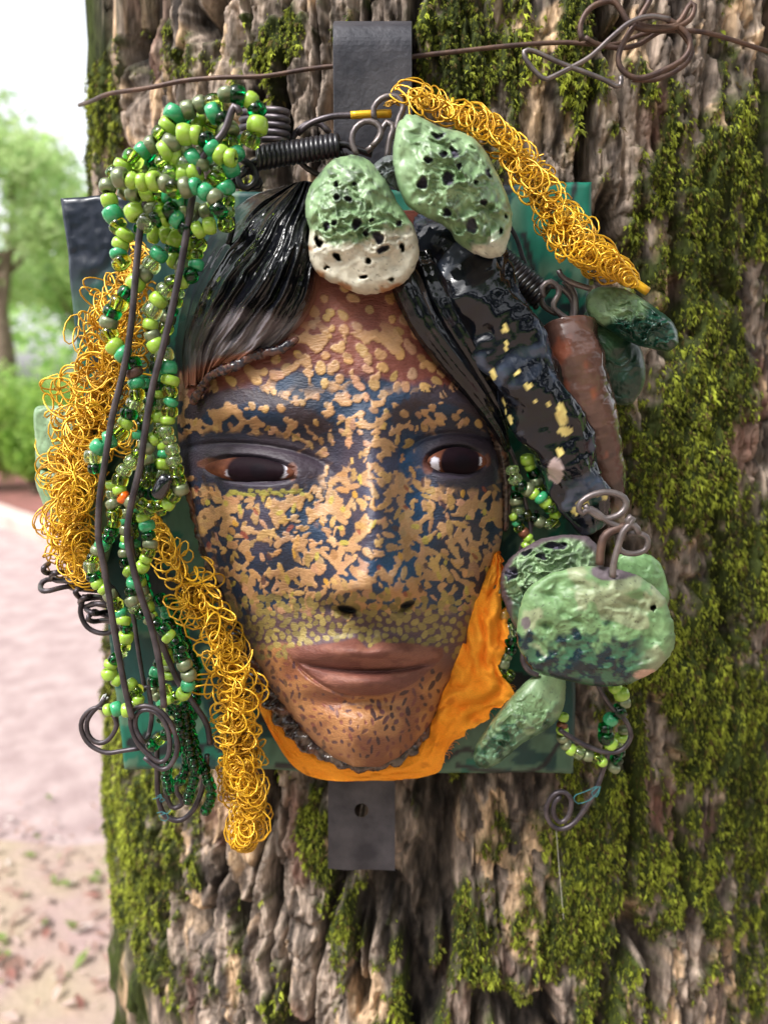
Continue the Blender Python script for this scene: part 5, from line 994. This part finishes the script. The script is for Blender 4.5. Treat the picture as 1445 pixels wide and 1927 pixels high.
CL = [
 ('outer string of beads over the crown of the bead cluster', [(463, 272), (479, 249), (487, 227), (479, 197), (454, 182), (428, 178)], .104),
 ('string of beads along the upper left edge of the cluster', [(418, 200), (380, 196), (356, 206), (332, 213), (324, 232), (309, 251), (292, 270), (269, 282), (250, 298), (232, 312), (214, 330)], .100),
 ('string of beads falling down the left edge of the cluster', [(204, 341), (204, 362), (206, 383), (214, 404), (223, 424), (236, 440), (226, 458), (223, 480), (232, 500)], .100),
 ('bright lime string across the middle of the cluster', [(216, 338), (238, 334), (266, 344), (299, 340), (333, 355), (361, 348), (390, 362), (416, 386), (406, 404)], .120),
 ('string of beads curving through the top of the cluster', [(302, 292), (319, 279), (333, 258), (361, 256), (385, 260), (398, 280), (428, 296), (447, 299)], .114),
 ('string of beads down the right edge of the cluster', [(392, 223), (413, 213), (432, 251), (437, 275), (446, 300), (425, 318), (401, 324), (420, 345), (428, 365), (424, 392), (423, 421)], .106),
 ('string of beads round the hollow in the cluster', [(302, 318), (320, 300), (337, 296), (350, 315), (371, 295), (378, 318), (364, 328), (340, 330), (315, 325)], .110),
 ('string of beads along the bottom of the cluster', [(247, 386), (257, 402), (281, 420), (297, 410), (316, 389), (330, 407), (359, 431), (382, 429), (404, 424)], .110),
 ('string of beads in the lower left of the cluster', [(240, 360), (274, 365), (305, 365), (330, 376), (347, 382), (347, 405), (326, 412), (300, 400), (270, 392)], .108),
 ('string of beads at the back of the cluster, upper part', [(300, 262), (340, 240), (380, 236), (415, 245), (440, 262), (425, 285), (385, 300), (345, 285), (300, 300), (262, 312)], .090),
 ('string of beads at the back of the cluster, lower part', [(230, 350), (262, 372), (300, 384), (345, 392), (392, 398), (410, 372), (375, 348), (330, 340), (285, 330), (245, 325)], .092),
 ('string of beads hanging under the back of the cluster', [(262, 420), (290, 440), (322, 442), (345, 455), (372, 450), (360, 470)], .094),
 ('dark string of beads under the right of the cluster', [(330, 440), (335, 462), (325, 482), (345, 498), (335, 515)], .092)]
for lb, p, d_ in CL: strand(lb, p, d_, 16.5, group='bead strings in the cluster above the eye')
strand('double row of green beads by the right cheek, upper part', [(962, 878), (966, 898), (985, 917), (1002, 928), (1020, 939), (1036, 958)], .074, 12.5)
strand('cluster of green beads hanging by the right cheek, under the double row', [(975, 912), (972, 945), (980, 975), (1000, 968), (1014, 983), (1036, 988), (1046, 972), (1030, 950), (990, 866)], .066, 12)
strand('short string of beads ending in a copper bead behind the upper right disc rim', [(966, 965), (976, 990), (990, 1008), (1000, 1020), (984, 1032)], .066, 10, special={3: 'copper'})
strand('string of clear green beads between the orange cloth and the big disc', [(940, 1100), (938, 1130), (950, 1160), (960, 1190), (962, 1215), (950, 1240), (946, 1262), (966, 1278)], .066, 12, kinds=['clear', 'pale', 'sage', 'emerald'])
strand('string of green beads hanging under the big disc at the right', [(1152, 1286), (1168, 1306), (1172, 1328), (1154, 1350), (1138, 1370), (1142, 1392), (1156, 1408)], .070, 14.5, special={0: 'lime', 1: 'lime', 2: 'sage', 3: 'emerald', 4: 'jade'})
strand('back string of green beads under the big disc at the right', [(1176, 1368), (1168, 1392), (1164, 1412), (1156, 1436), (1146, 1450)], .060, 12.5)
strand('small string of beads with a brown one beside the long clay leaf', [(1060, 1343), (1058, 1362), (1058, 1382), (1066, 1402), (1084, 1414), (1104, 1421), (1124, 1428), (1138, 1438)], .068, 12, special={1: 'copper', 2: 'lime', 3: 'sage', 4: 'sage'})
ob = np.array(P(306, 916, .112)); o = bpy.data.objects.new('oval_bead', BME['black']); COL.objects.link(o); o.location = ob; o.scale = (.0042, .0042, .0095); o.rotation_euler = (0, R(28), 0)
props(o, 'long black oval bead hanging inside the loop with the orange bead', 'bead')
